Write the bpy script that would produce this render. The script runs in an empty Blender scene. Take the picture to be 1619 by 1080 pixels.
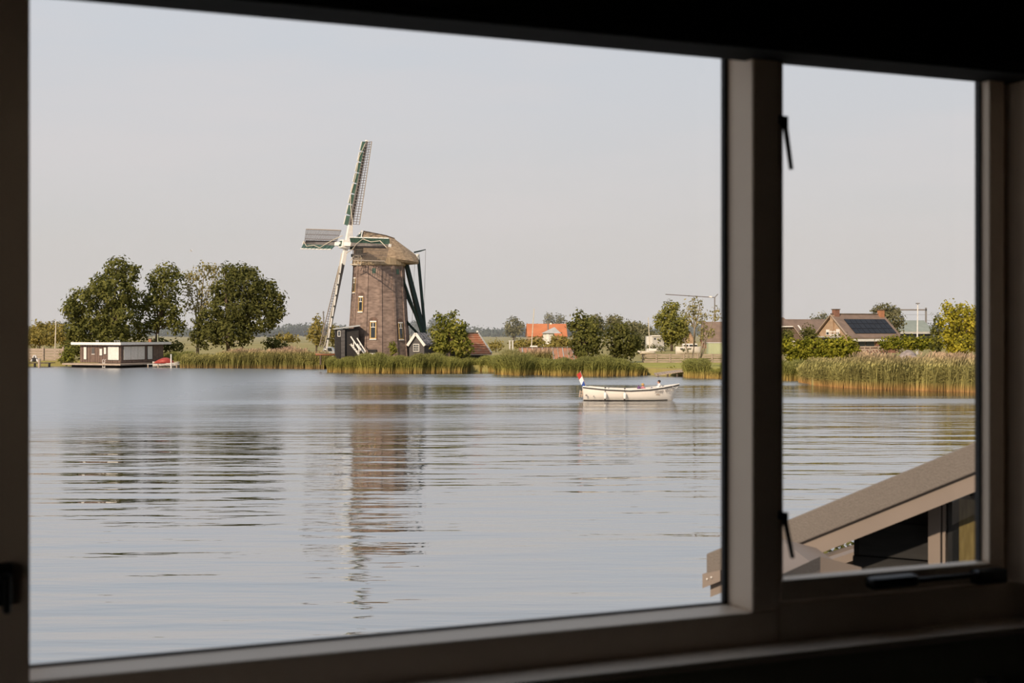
import bpy, math, random
import numpy as np
from mathutils import Vector, Matrix, Euler
R = math.radians
random.seed(7)
S = bpy.context.scene
COL = S.collection
# ------------------------------------------------------------------ camera
F = 1619 * 50 / 36.0
CX, HOR, CAMZ = 809.5, 520.0, 4.8
cam = bpy.data.cameras.new('camera')
cam.lens, cam.sensor_width, cam.shift_y = 50, 36, -20 / 1619.0
cam.clip_start, cam.clip_end = 0.05, 6000
cam.dof.use_dof = True
cam.dof.focus_distance, cam.dof.aperture_fstop = 130, 6.5
camo = bpy.data.objects.new('camera', cam)
camo.location = (0, 0, CAMZ)
camo.rotation_euler = (R(90), 0, 0)
COL.objects.link(camo)
S.camera = camo
# ------------------------------------------------------------------ sky, sun, exposure
S.view_settings.view_transform = 'Standard'
S.view_settings.look = 'None'
S.view_settings.exposure = 0.0
S.view_settings.gamma = 1.0
S.view_settings.use_curve_mapping = False
SUN_AZ, SUN_EL = R(-27), R(29)      # behind the viewer, to the left
W = bpy.data.worlds.new('sky')
S.world = W
W.use_nodes = True
nt = W.node_tree
nt.nodes.clear()
o_ = nt.nodes.new('ShaderNodeOutputWorld')
bg = nt.nodes.new('ShaderNodeBackground')
tc = nt.nodes.new('ShaderNodeTexCoord')
sp = nt.nodes.new('ShaderNodeSeparateXYZ')
rp = nt.nodes.new('ShaderNodeValToRGB')
els = rp.color_ramp.elements
stops = [(0.0, (.665, .635, .615)), (.06, (.66, .645, .635)), (.13, (.645, .65, .67)), (.24, (.62, .66, .72)), (.55, (.53, .61, .72)), (1.0, (.38, .48, .63))]
while len(els) < len(stops):
    els.new(.5)
for e, (p, c) in zip(els, stops):
    e.position = p
    e.color = (*c, 1)
mp = nt.nodes.new('ShaderNodeMapping')
mp.inputs['Scale'].default_value = (2.2, 2.2, 11)
mp.inputs['Rotation'].default_value = (0, R(4), 0)
nz = nt.nodes.new('ShaderNodeTexNoise')
nz.inputs['Scale'].default_value = 1.6
nz.inputs['Detail'].default_value = 6
cr = nt.nodes.new('ShaderNodeValToRGB')
cr.color_ramp.elements[0].position = .42
cr.color_ramp.elements[0].color = (0, 0, 0, 1)
cr.color_ramp.elements[1].position = .66
cr.color_ramp.elements[1].color = (.5, .5, .5, 1)
mx = nt.nodes.new('ShaderNodeMixRGB')
mx.inputs[2].default_value = (.72, .68, .68, 1)
L = nt.links.new
L(tc.outputs['Generated'], sp.inputs[0])
L(sp.outputs['Z'], rp.inputs[0])
L(tc.outputs['Generated'], mp.inputs[0])
L(mp.outputs[0], nz.inputs['Vector'])
L(nz.outputs['Fac'], cr.inputs[0])
L(cr.outputs[0], mx.inputs[0])
L(rp.outputs[0], mx.inputs[1])
L(mx.outputs[0], bg.inputs[0])
L(bg.outputs[0], o_.inputs[0])
sun = bpy.data.lights.new('sun', 'SUN')
sun.energy, sun.color, sun.angle = 4.6, (1.0, .82, .62), R(1.2)
suno = bpy.data.objects.new('sun', sun)
sd = Vector((math.sin(SUN_AZ) * math.cos(SUN_EL), -math.cos(SUN_AZ) * math.cos(SUN_EL), math.sin(SUN_EL)))
suno.rotation_euler = sd.to_track_quat('Z', 'Y').to_euler()
suno.location = (-20, -30, 40)
COL.objects.link(suno)

# ------------------------------------------------------------------ helpers
def gx(px, Y): return (px - CX) / F * Y
def gz(py, Y): return CAMZ - (py - HOR) / F * Y
def P(px, py, Y): return Vector((gx(px, Y), Y, gz(py, Y)))
def wY(row): return CAMZ * F / (row - HOR)       # distance of the water seen on a row
LAND = .7

class MB:
    def __init__(s): s.v, s.f = [], []
    def hexa(s, p):
        b = len(s.v)
        s.v += [tuple(q) for q in p]
        s.f += [tuple(b + i for i in q) for q in ((0, 3, 2, 1), (4, 5, 6, 7), (0, 1, 5, 4), (1, 2, 6, 5), (2, 3, 7, 6), (3, 0, 4, 7))]
        return s
    def box(s, x0, x1, y0, y1, z0, z1, T=None):
        p = [(x0, y0, z0), (x1, y0, z0), (x1, y1, z0), (x0, y1, z0), (x0, y0, z1), (x1, y0, z1), (x1, y1, z1), (x0, y1, z1)]
        return s.hexa([T(*q) for q in p] if T else p)
    def beam(s, p, q, w, h=None, up=(0, 0, 1), w2=None, h2=None):
        p, q, up = Vector(p), Vector(q), Vector(up)
        h = h or w
        w2, h2 = w2 or w, h2 or h
        d = (q - p).normalized()
        a = d.cross(up)
        if a.length < 1e-4: a = d.cross(Vector((1, 0, 0)))
        a.normalize()
        b = a.cross(d)
        return s.hexa([p - a * w / 2 - b * h / 2, p + a * w / 2 - b * h / 2, p + a * w / 2 + b * h / 2, p - a * w / 2 + b * h / 2,
                       q - a * w2 / 2 - b * h2 / 2, q + a * w2 / 2 - b * h2 / 2, q + a * w2 / 2 + b * h2 / 2, q - a * w2 / 2 + b * h2 / 2])
    def tube(s, pts, rad, n=8):
        pts = [Vector(p) for p in pts]
        if not hasattr(rad, '__len__'): rad = [rad] * len(pts)
        b = len(s.v)
        for i, p in enumerate(pts):
            d = (pts[min(i + 1, len(pts) - 1)] - pts[max(i - 1, 0)]).normalized()
            a = d.cross(Vector((0, 0, 1)))
            if a.length < .05: a = d.cross(Vector((0, 1, 0)))
            a.normalize()
            c = d.cross(a)
            for k in range(n):
                t = 2 * math.pi * k / n
                s.v.append(tuple(p + (a * math.cos(t) + c * math.sin(t)) * rad[i]))
        for i in range(len(pts) - 1):
            for k in range(n):
                k2 = (k + 1) % n
                s.f.append((b + i * n + k, b + i * n + k2, b + (i + 1) * n + k2, b + (i + 1) * n + k))
        s.f.append(tuple(b + k for k in range(n))[::-1])
        s.f.append(tuple(b + (len(pts) - 1) * n + k for k in range(n)))
        return s
    def prism(s, poly, ext):
        b, n, e = len(s.v), len(poly), Vector(ext)
        s.v += [tuple(Vector(p)) for p in poly] + [tuple(Vector(p) + e) for p in poly]
        s.f.append(tuple(range(b, b + n))[::-1])
        s.f.append(tuple(range(b + n, b + 2 * n)))
        for k in range(n):
            k2 = (k + 1) % n
            s.f.append((b + k, b + k2, b + n + k2, b + n + k))
        return s
    def ell(s, c, r, nu=10, nv=7):
        b, c = len(s.v), Vector(c)
        for j in range(nv + 1):
            t = math.pi * j / nv
            for i in range(nu):
                a = 2 * math.pi * i / nu
                s.v.append((c.x + r[0] * math.sin(t) * math.cos(a), c.y + r[1] * math.sin(t) * math.sin(a), c.z + r[2] * math.cos(t)))
        for j in range(nv):
            for i in range(nu):
                i2 = (i + 1) % nu
                s.f.append((b + j * nu + i, b + (j + 1) * nu + i, b + (j + 1) * nu + i2, b + j * nu + i2))
        return s
    def loft(s, secs, closed=False, caps=True):
        b, n = len(s.v), len(secs[0])
        for q in secs: s.v += [tuple(Vector(p)) for p in q]
        m = n if closed else n - 1
        for i in range(len(secs) - 1):
            for k in range(m):
                k2 = (k + 1) % n
                s.f.append((b + i * n + k, b + i * n + k2, b + (i + 1) * n + k2, b + (i + 1) * n + k))
        if caps:
            s.f.append(tuple(b + k for k in range(n))[::-1])
            s.f.append(tuple(b + (len(secs) - 1) * n + k for k in range(n)))
        return s
    def build(s, name, mat, parent=None, smooth=False, bevel=0, **props):
        me = bpy.data.meshes.new(name)
        me.from_pydata(s.v, [], s.f)
        if smooth: me.polygons.foreach_set('use_smooth', [True] * len(me.polygons))
        me.materials.append(mat)
        o = bpy.data.objects.new(name, me)
        COL.objects.link(o)
        attach(o, parent)
        if bevel:
            m = o.modifiers.new('bevel', 'BEVEL')
            m.width, m.segments, m.limit_method = bevel, 2, 'ANGLE'
        for k, v in props.items(): o[k] = v
        return o

def attach(o, parent):
    if parent:
        o.parent = parent
        if parent.type == 'EMPTY': o.matrix_parent_inverse = Matrix.Translation(parent.location).inverted()

def thing(name, label, cat, loc, group=None):
    o = bpy.data.objects.new(name, None)
    o.empty_display_size = .3
    o.location = loc
    COL.objects.link(o)
    return tag(o, label, cat, group)
def tag(o, label, cat, group=None, kind=None):
    o['label'], o['category'] = label, cat
    if group: o['group'] = group
    if kind: o['kind'] = kind
    return o
def struct(o, label=None):
    o['kind'] = 'structure'
    if label: o['label'] = label
    return o

def frame(o, ang):
    """local frame: x along the wall (angle from +X towards +Y), y away behind it, z up"""
    o = Vector(o)
    ex = Vector((math.cos(ang), math.sin(ang), 0))
    ey = Vector((-math.sin(ang), math.cos(ang), 0))
    return lambda x, y, z: Vector((o.x, o.y, 0)) + ex * x + ey * y + Vector((0, 0, z))

def np_mesh(name, mat, V, Q, parent=None, **props):
    me = bpy.data.meshes.new(name)
    n, m = len(V), len(Q)
    k = Q.shape[1]
    me.vertices.add(n)
    me.vertices.foreach_set('co', np.ascontiguousarray(V, np.float32).ravel())
    me.loops.add(m * k)
    me.loops.foreach_set('vertex_index', np.ascontiguousarray(Q, np.int32).ravel())
    me.polygons.add(m)
    me.polygons.foreach_set('loop_start', np.arange(0, m * k, k, dtype=np.int32))
    me.polygons.foreach_set('loop_total', np.full(m, k, np.int32))
    me.update(calc_edges=True)
    me.materials.append(mat)
    o = bpy.data.objects.new(name, me)
    COL.objects.link(o)
    attach(o, parent)
    for kk, v in props.items(): o[kk] = v
    return o

# ------------------------------------------------------------------ materials
def newmat(name):
    m = bpy.data.materials.new(name)
    m.use_nodes = True
    t = m.node_tree
    b = t.nodes['Principled BSDF']
    return m, t, b
def mat(name, c1, c2=None, scale=3, rough=.75, stretch=(1, 1, 1), bump=0, metal=0, spec=.3, lo=.35, hi=.65, detail=4):
    m, t, b = newmat(name)
    b.inputs['Roughness'].default_value = rough
    b.inputs['Metallic'].default_value = metal
    b.inputs['Specular IOR Level'].default_value = spec
    c2 = c2 or tuple(x * .82 for x in c1)
    tc = t.nodes.new('ShaderNodeTexCoord')
    mp = t.nodes.new('ShaderNodeMapping')
    mp.inputs['Scale'].default_value = stretch
    nz = t.nodes.new('ShaderNodeTexNoise')
    nz.inputs['Scale'].default_value = scale
    nz.inputs['Detail'].default_value = detail
    rp = t.nodes.new('ShaderNodeValToRGB')
    rp.color_ramp.elements[0].position, rp.color_ramp.elements[1].position = lo, hi
    rp.color_ramp.elements[0].color, rp.color_ramp.elements[1].color = (*c2, 1), (*c1, 1)
    L = t.links.new
    L(tc.outputs['Object'], mp.inputs[0])
    L(mp.outputs[0], nz.inputs['Vector'])
    L(nz.outputs['Fac'], rp.inputs[0])
    L(rp.outputs[0], b.inputs['Base Color'])
    if bump:
        bm = t.nodes.new('ShaderNodeBump')
        bm.inputs['Strength'].default_value = bump
        bm.inputs['Distance'].default_value = .02
        L(nz.outputs['Fac'], bm.inputs['Height'])
        L(bm.outputs[0], b.inputs['Normal'])
    return m
def leafmat(name, dark, light, third=None, trans=.35):
    m, t, b = newmat(name)
    t.nodes.remove(b)
    out = t.nodes['Material Output']
    g = t.nodes.new('ShaderNodeNewGeometry')
    tc = t.nodes.new('ShaderNodeTexCoord')
    nz = t.nodes.new('ShaderNodeTexNoise')
    nz.inputs['Scale'].default_value = .55
    nz.inputs['Detail'].default_value = 2
    ad = t.nodes.new('ShaderNodeMath')
    ad.operation = 'MULTIPLY_ADD'
    ad.inputs[1].default_value = .55
    rp = t.nodes.new('ShaderNodeValToRGB')
    rp.color_ramp.elements[0].position, rp.color_ramp.elements[1].position = .2, .85
    rp.color_ramp.elements[0].color, rp.color_ramp.elements[1].color = (*dark, 1), (*light, 1)
    if third:
        e = rp.color_ramp.elements.new(.97)
        e.color = (*third, 1)
    df, tr, mxs = t.nodes.new('ShaderNodeBsdfDiffuse'), t.nodes.new('ShaderNodeBsdfTranslucent'), t.nodes.new('ShaderNodeMixShader')
    mxs.inputs[0].default_value = trans
    L = t.links.new
    L(tc.outputs['Object'], nz.inputs['Vector'])
    L(g.outputs['Random Per Island'], ad.inputs[0])
    L(nz.outputs['Fac'], ad.inputs[2])
    sb = t.nodes.new('ShaderNodeMath')
    sb.operation = 'SUBTRACT'
    sb.inputs[1].default_value = .27
    L(ad.outputs[0], sb.inputs[0])
    L(sb.outputs[0], rp.inputs[0])
    L(rp.outputs[0], df.inputs[0])
    L(rp.outputs[0], tr.inputs[0])
    L(df.outputs[0], mxs.inputs[1])
    L(tr.outputs[0], mxs.inputs[2])
    L(mxs.outputs[0], out.inputs[0])
    return m
def reedmat(name, z0, z1, stops, trans=.3):
    """stalk colour by height (straw at the foot, green blade, plume), varied per blade"""
    m, t, b = newmat(name)
    t.nodes.remove(b)
    out = t.nodes['Material Output']
    tc, sp = t.nodes.new('ShaderNodeTexCoord'), t.nodes.new('ShaderNodeSeparateXYZ')
    mr = t.nodes.new('ShaderNodeMapRange')
    mr.inputs['From Min'].default_value, mr.inputs['From Max'].default_value = z0, z1
    rp = t.nodes.new('ShaderNodeValToRGB')
    els = rp.color_ramp.elements
    while len(els) < len(stops): els.new(.5)
    for e, (p, c) in zip(els, stops):
        e.position, e.color = p, (*c, 1)
    g = t.nodes.new('ShaderNodeNewGeometry')
    nz = t.nodes.new('ShaderNodeTexNoise')
    nz.inputs['Scale'].default_value = .35
    sm = t.nodes.new('ShaderNodeMath')
    sm.operation = 'MULTIPLY_ADD'
    sm.inputs[1].default_value, sm.inputs[2].default_value = .5, .0
    s2 = t.nodes.new('ShaderNodeMath')
    s2.operation = 'ADD'
    hs = t.nodes.new('ShaderNodeHueSaturation')
    df, tr, mxs = t.nodes.new('ShaderNodeBsdfDiffuse'), t.nodes.new('ShaderNodeBsdfTranslucent'), t.nodes.new('ShaderNodeMixShader')
    mxs.inputs[0].default_value = trans
    L = t.links.new
    L(tc.outputs['Object'], sp.inputs[0])
    L(tc.outputs['Object'], nz.inputs['Vector'])
    L(sp.outputs['Z'], mr.inputs['Value'])
    L(mr.outputs[0], rp.inputs[0])
    L(g.outputs['Random Per Island'], sm.inputs[0])
    L(sm.outputs[0], s2.inputs[0])
    L(nz.outputs['Fac'], s2.inputs[1])
    va = t.nodes.new('ShaderNodeMapRange')
    va.inputs['From Min'].default_value, va.inputs['From Max'].default_value = .4, 1.1
    va.inputs['To Min'].default_value, va.inputs['To Max'].default_value = .5, 1.35
    L(s2.outputs[0], va.inputs['Value'])
    L(va.outputs[0], hs.inputs['Value'])
    L(rp.outputs[0], hs.inputs['Color'])
    L(hs.outputs[0], df.inputs[0])
    L(hs.outputs[0], tr.inputs[0])
    L(df.outputs[0], mxs.inputs[1])
    L(tr.outputs[0], mxs.inputs[2])
    L(mxs.outputs[0], out.inputs[0])
    return m
def stripemat(name, c1, c2, axis, freq, rough=.8, c3=None, lo=.4, hi=.6, nscale=1.5, warp=.6):
    """boards / tile courses: bands along one axis plus blotches"""
    m, t, b = newmat(name)
    b.inputs['Roughness'].default_value = rough
    b.inputs['Specular IOR Level'].default_value = .25
    tc = t.nodes.new('ShaderNodeTexCoord')
    wv = t.nodes.new('ShaderNodeTexWave')
    wv.bands_direction = axis
    wv.inputs['Scale'].default_value = freq
    wv.inputs['Distortion'].default_value = warp
    rp = t.nodes.new('ShaderNodeValToRGB')
    rp.color_ramp.elements[0].position, rp.color_ramp.elements[1].position = lo, hi
    rp.color_ramp.elements[0].color, rp.color_ramp.elements[1].color = (*c2, 1), (*c1, 1)
    nz = t.nodes.new('ShaderNodeTexNoise')
    nz.inputs['Scale'].default_value = nscale
    nz.inputs['Detail'].default_value = 5
    r2 = t.nodes.new('ShaderNodeValToRGB')
    r2.color_ramp.elements[0].position, r2.color_ramp.elements[1].position = .42, .66
    r2.color_ramp.elements[0].color, r2.color_ramp.elements[1].color = (0, 0, 0, 1), (.8, .8, .8, 1)
    mx = t.nodes.new('ShaderNodeMixRGB')
    mx.inputs[2].default_value = (*(c3 or tuple(x * .7 for x in c1)), 1)
    L = t.links.new
    L(tc.outputs['Object'], wv.inputs['Vector'])
    L(tc.outputs['Object'], nz.inputs['Vector'])
    L(wv.outputs['Fac'], rp.inputs[0])
    L(nz.outputs['Fac'], r2.inputs[0])
    L(r2.outputs[0], mx.inputs[0])
    L(rp.outputs[0], mx.inputs[1])
    L(mx.outputs[0], b.inputs['Base Color'])
    return m
def glassmat(name, tint=(.96, .97, .97), f0=.04, mx_=.9):
    m, t, b = newmat(name)
    t.nodes.remove(b)
    out = t.nodes['Material Output']
    lw = t.nodes.new('ShaderNodeLayerWeight')
    lw.inputs[0].default_value = .5
    pw = t.nodes.new('ShaderNodeMath')
    pw.operation = 'POWER'
    pw.inputs[1].default_value = 5
    ma = t.nodes.new('ShaderNodeMath')
    ma.operation = 'MULTIPLY_ADD'
    ma.inputs[1].default_value, ma.inputs[2].default_value = mx_, f0
    tr, gl, ms = t.nodes.new('ShaderNodeBsdfTransparent'), t.nodes.new('ShaderNodeBsdfGlossy'), t.nodes.new('ShaderNodeMixShader')
    tr.inputs[0].default_value = (*tint, 1)
    gl.inputs['Roughness'].default_value = .01
    L = t.links.new
    L(lw.outputs['Facing'], pw.inputs[0])
    L(pw.outputs[0], ma.inputs[0])
    L(ma.outputs[0], ms.inputs[0])
    L(tr.outputs[0], ms.inputs[1])
    L(gl.outputs[0], ms.inputs[2])
    L(ms.outputs[0], out.inputs[0])
    return m

def watermat():
    m, t, b = newmat('lake_water')
    t.nodes.remove(b)
    b = t.nodes.new('ShaderNodeBsdfGlossy')
    body = t.nodes.new('ShaderNodeBsdfDiffuse')
    body.inputs[0].default_value = (.085, .09, .085, 1)
    L = t.links.new
    tc = t.nodes.new('ShaderNodeTexCoord')
    def noise(scale, stretch, rot=0, detail=2):
        mp = t.nodes.new('ShaderNodeMapping')
        mp.inputs['Scale'].default_value = stretch
        mp.inputs['Rotation'].default_value = (0, 0, rot)
        n = t.nodes.new('ShaderNodeTexNoise')
        n.inputs['Scale'].default_value = scale
        n.inputs['Detail'].default_value = detail
        L(tc.outputs['Object'], mp.inputs[0])
        L(mp.outputs[0], n.inputs['Vector'])
        return n.outputs['Fac']
    def math_(op, a, bb, c=None):
        n = t.nodes.new('ShaderNodeMath')
        n.operation = op
        for i, x in enumerate((a, bb, c)):
            if x is None: continue
            if isinstance(x, (int, float)): n.inputs[i].default_value = x
            else: L(x, n.inputs[i])
        return n.outputs[0]
    def ramp(x, a, bb, lo=0., hi=1.):
        n = t.nodes.new('ShaderNodeMapRange')
        n.interpolation_type = 'SMOOTHSTEP'
        for k, v in (('From Min', a), ('From Max', bb), ('To Min', lo), ('To Max', hi)): n.inputs[k].default_value = v
        L(x, n.inputs['Value'])
        return n.outputs[0]
    sp = t.nodes.new('ShaderNodeSeparateXYZ')
    L(tc.outputs['Object'], sp.inputs[0])
    X, Y = sp.outputs[0], sp.outputs[1]
    # wind: ruffled out on the open lake, more so to the left
    wind = math_('MULTIPLY_ADD', X, -.35, Y)
    ruff = ramp(wind, 52, 92)
    patch = ramp(noise(1, (.006, .05, 1), R(2), 3), .42, .62)
    left = ramp(X, -8, -26)
    ruff = math_('MULTIPLY', ruff, math_('ADD', math_('MULTIPLY_ADD', patch, .8, .2), math_('MULTIPLY', left, math_('MULTIPLY_ADD', patch, -.8, .8))))
    swell = noise(1, (.10, .42, 1), R(-13), 2)
    chop = math_('SUBTRACT', noise(1, (.5, 1.9, 1), R(-6), 2), .5)
    rip = math_('SUBTRACT', noise(1, (2.2, 6.0, 1), R(3), 2), .5)
    h = math_('MULTIPLY', swell, .125)
    h = math_('MULTIPLY_ADD', chop, math_('MULTIPLY_ADD', ruff, .06, .018), h)
    h = math_('MULTIPLY_ADD', rip, math_('MULTIPLY_ADD', ruff, .02, .0015), h)
    bm = t.nodes.new('ShaderNodeBump')
    bm.inputs['Strength'].default_value = 1
    bm.inputs['Distance'].default_value = 1
    L(h, bm.inputs['Height'])
    L(bm.outputs[0], b.inputs['Normal'])
    L(math_('MULTIPLY_ADD', ruff, .26, .02), b.inputs['Roughness'])
    lw = t.nodes.new('ShaderNodeLayerWeight')
    lw.inputs[0].default_value = .5
    L(bm.outputs[0], lw.inputs['Normal'])
    fac = ramp(lw.outputs['Facing'], .35, .95, .05, .93)
    ms = t.nodes.new('ShaderNodeMixShader')
    L(fac, ms.inputs[0])
    L(body.outputs[0], ms.inputs[1])
    L(b.outputs[0], ms.inputs[2])
    L(ms.outputs[0], t.nodes['Material Output'].inputs[0])
    return m

M = {}
def mk(key, *a, **k): M[key] = mat(key, *a, **k)
mk('frame_paint', (.86, .71, .56), (.82, .67, .53), scale=6, rough=.5, spec=.4)
mk('header_black', (.012, .012, .012), scale=20, rough=.9)
mk('gasket', (.02, .021, .023), rough=.6)
mk('grey_seal', (.16, .16, .155), rough=.6)
mk('black_metal', (.008, .008, .009), rough=.4, spec=.5)
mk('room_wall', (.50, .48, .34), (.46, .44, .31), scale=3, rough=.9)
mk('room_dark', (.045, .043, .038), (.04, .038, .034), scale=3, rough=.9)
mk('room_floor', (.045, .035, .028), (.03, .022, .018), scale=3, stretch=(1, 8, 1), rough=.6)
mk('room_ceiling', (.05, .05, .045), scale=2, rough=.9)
mk('pale_plastic', (.55, .5, .45), rough=.4)
mk('meadow', (.36, .28, .11), (.22, .20, .065), scale=.09, rough=.95, detail=9)
mk('brick', (.285, .205, .165), (.13, .092, .075), scale=1.6, stretch=(1, 1, 2.6), rough=.9, bump=.2, detail=8, lo=.3, hi=.7)
mk('recess_brick', (.16, .10, .075), (.10, .065, .05), scale=3, rough=.9)
mk('thatch', (.40, .29, .185), (.22, .155, .10), scale=2.2, stretch=(1, 1, 2.5), rough=.95, bump=.4, detail=8)
mk('reed_board', (.36, .27, .17), (.25, .18, .11), scale=2, stretch=(3, 3, .4), rough=.9)
mk('mill_green', (.045, .09, .065), (.03, .068, .05), scale=2, rough=.5)
mk('mill_dark_green', (.012, .03, .026), (.009, .022, .02), scale=2, rough=.5)
mk('mill_white', (.78, .74, .68), (.7, .66, .6), scale=2, rough=.6)
mk('stock_paint', (.20, .175, .155), (.13, .11, .10), scale=2, rough=.6)
mk('lath', (.13, .10, .085), (.10, .08, .066), scale=2, rough=.8)
mk('hem_sunlit', (.34, .28, .22), scale=3, rough=.8)
mk('rope', (.62, .54, .42), scale=4, rough=.9)
mk('ochre', (.50, .33, .12), (.42, .27, .09), scale=3, rough=.6)
mk('pane_dark', (.02, .025, .03), (.03, .035, .04), rough=.08, spec=.6)
mk('tar_board', (.035, .03, .028), (.022, .02, .02), scale=3, stretch=(1, 1, 8), rough=.8)
mk('grey_board', (.11, .10, .095), (.075, .068, .065), scale=3, stretch=(1, 1, 6), rough=.8)
mk('zinc', (.42, .42, .40), (.33, .33, .32), scale=2, rough=.5)
mk('weather_wood', (.42, .325, .25), (.28, .22, .17), scale=3, stretch=(.6, .6, 6), rough=.9)
mk('brown_board', (.17, .115, .09), (.125, .085, .068), scale=3, rough=.8)
mk('white_paint', (.78, .74, .69), (.70, .66, .61), scale=3, rough=.6)
mk('shutter', (.66, .63, .58), (.58, .55, .5), scale=4, rough=.6)
mk('roof_felt', (.16, .15, .13), scale=3, rough=.9)
mk('terracotta', (.42, .19, .10), scale=3, rough=.8)
mk('red_paint', (.36, .055, .04), (.28, .04, .03), scale=3, rough=.5)
mk('hull_white', (.76, .69, .61), (.72, .65, .57), scale=1.5, rough=.35, spec=.5)
mk('hull_inside', (.55, .50, .44), scale=2, rough=.5)
mk('dark_strip', (.035, .03, .028), rough=.5)
mk('flag_red', (.50, .05, .04), rough=.8); mk('flag_white', (.78, .74, .72), rough=.8); mk('flag_blue', (.04, .09, .32), rough=.8)
mk('skin', (.50, .27, .18), (.46, .24, .16), rough=.6)
mk('hair_dark', (.05, .035, .025), rough=.8); mk('hair_blond', (.48, .30, .12), rough=.8)
mk('cloth_white', (.75, .72, .70), rough=.9); mk('cloth_pink', (.5, .2, .25), rough=.9); mk('cloth_blue', (.09, .11, .19), rough=.9); mk('cloth_purple', (.16, .08, .19), rough=.9)
M['tile_orange'] = stripemat('tile_orange', (.46, .185, .095), (.27, .10, .055), 'Z', 2.6, c3=(.35, .21, .13), nscale=2)
M['tile_pantile'] = stripemat('tile_pantile', (.50, .22, .12), (.30, .15, .09), 'X', 1.6, c3=(.28, .19, .14), nscale=.9, lo=.2, hi=.6)
mk('tile_far', (.52, .19, .085), (.45, .155, .07), scale=.5, rough=.8)
M['tile_brown'] = stripemat('tile_brown', (.235, .165, .125), (.185, .13, .10), 'Z', 1.6, c3=(.16, .115, .09), nscale=1)
mk('tile_check', (.4, .36, .33), (.05, .045, .045), scale=3.5, rough=.7, lo=.46, hi=.54, detail=1)
mk('yellow_brick', (.42, .29, .19), (.34, .23, .15), scale=2.5, rough=.9)
mk('red_brick', (.26, .13, .09), (.2, .1, .07), scale=2.5, rough=.9)
mk('solar', (.012, .014, .019), (.018, .02, .026), scale=1, rough=.55, spec=.35)
mk('solar_edge', (.05, .05, .055), rough=.5)
mk('barn_roof', (.26, .285, .245), (.22, .245, .21), scale=.6, rough=.7)
mk('barn_wall', (.045, .05, .06), scale=1, rough=.8)
mk('lawn', (.36, .32, .065), (.25, .24, .05), scale=.8, rough=.95, detail=8)
mk('container_green', (.44, .46, .29), (.40, .42, .26), scale=1, rough=.6)
mk('shed_grey', (.46, .44, .41), (.36, .35, .33), scale=1, rough=.7)
mk('steel', (.20, .18, .17), scale=1, rough=.6)
mk('pole_white', (.72, .69, .66), rough=.5)
mk('bark', (.15, .11, .08), (.075, .055, .04), scale=4, stretch=(1, 1, .3), rough=.95)
mk('bark_pale', (.30, .24, .17), (.17, .14, .10), scale=4, stretch=(1, 1, .4), rough=.95)
mk('grey_tarp', (.38, .31, .27), (.22, .18, .16), scale=2.5, rough=.9, bump=.4)
mk('mud', (.26, .17, .10), (.18, .12, .075), scale=2, rough=.9)
mk('taupe_felt', (.170, .145, .127), (.145, .124, .108), scale=140, rough=.95, bump=.3)
mk('taupe_board', (.225, .18, .15), (.21, .168, .14), scale=4, rough=.7)
mk('black_clad', (.022, .021, .02), (.014, .013, .013), scale=4, stretch=(1, 1, 8), rough=.8)
mk('straw', (.42, .30, .12), (.28, .19, .07), scale=12, stretch=(6, 6, 1), rough=.9)  # golden tone of the reeds mirrored in the neighbour's pane
mk('car_silver', (.4, .41, .42), rough=.3, spec=.5)
M['glass'] = glassmat('glass', (.995, .995, .995), .02)
M['house_glass'] = glassmat('house_glass', (.8, .82, .82), .06)
M['water'] = watermat()
lm = lambda k, *a, **q: M.__setitem__(k, leafmat(k, *a, **q))
lm('leaf_oak', (.075, .082, .025), (.215, .205, .055), (.31, .275, .10))
lm('leaf_dark', (.062, .066, .022), (.18, .172, .05), (.27, .23, .09))
lm('leaf_pale', (.17, .155, .055), (.37, .31, .13), (.48, .39, .20))
lm('leaf_fresh', (.10, .115, .025), (.30, .28, .055), (.42, .36, .10))
lm('leaf_yellow', (.20, .19, .022), (.55, .45, .05), (.66, .52, .10))
lm('leaf_olive', (.20, .17, .05), (.38, .30, .09), (.46, .35, .13))
lm('leaf_grey', (.14, .14, .075), (.27, .245, .13), (.36, .31, .19))
lm('leaf_linden', (.13, .135, .035), (.34, .31, .075), (.44, .37, .12))
lm('leaf_far', (.085, .105, .08), (.13, .15, .11))
lm('leaf_hedge', (.10, .115, .016), (.36, .33, .04), (.48, .40, .08))
GS = [(0, (.45, .30, .10)), (.12, (.42, .32, .10)), (.32, (.26, .25, .065)), (.8, (.27, .265, .085)), (1, (.30, .27, .11))]
M['reed_green'] = reedmat('reed_green', 0, 2.3, GS)
M['reed_plume'] = reedmat('reed_plume', 0, 2.4, [(0, (.42, .27, .12)), (.08, (.34, .25, .10)), (.25, (.28, .26, .08)), (.75, (.33, .29, .11)), (.9, (.46, .33, .20)), (1, (.52, .36, .25))])
M['reed_tall'] = reedmat('reed_tall', 0, 2.75, [(0, (.52, .30, .12)), (.10, (.44, .30, .11)), (.24, (.33, .29, .10)), (.7, (.36, .32, .12)), (.88, (.42, .34, .17)), (1, (.50, .36, .23))])
M['grass'] = reedmat('grass_blades', .5, 1.3, [(0, (.2, .19, .05)), (1, (.27, .24, .08))])

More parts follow.
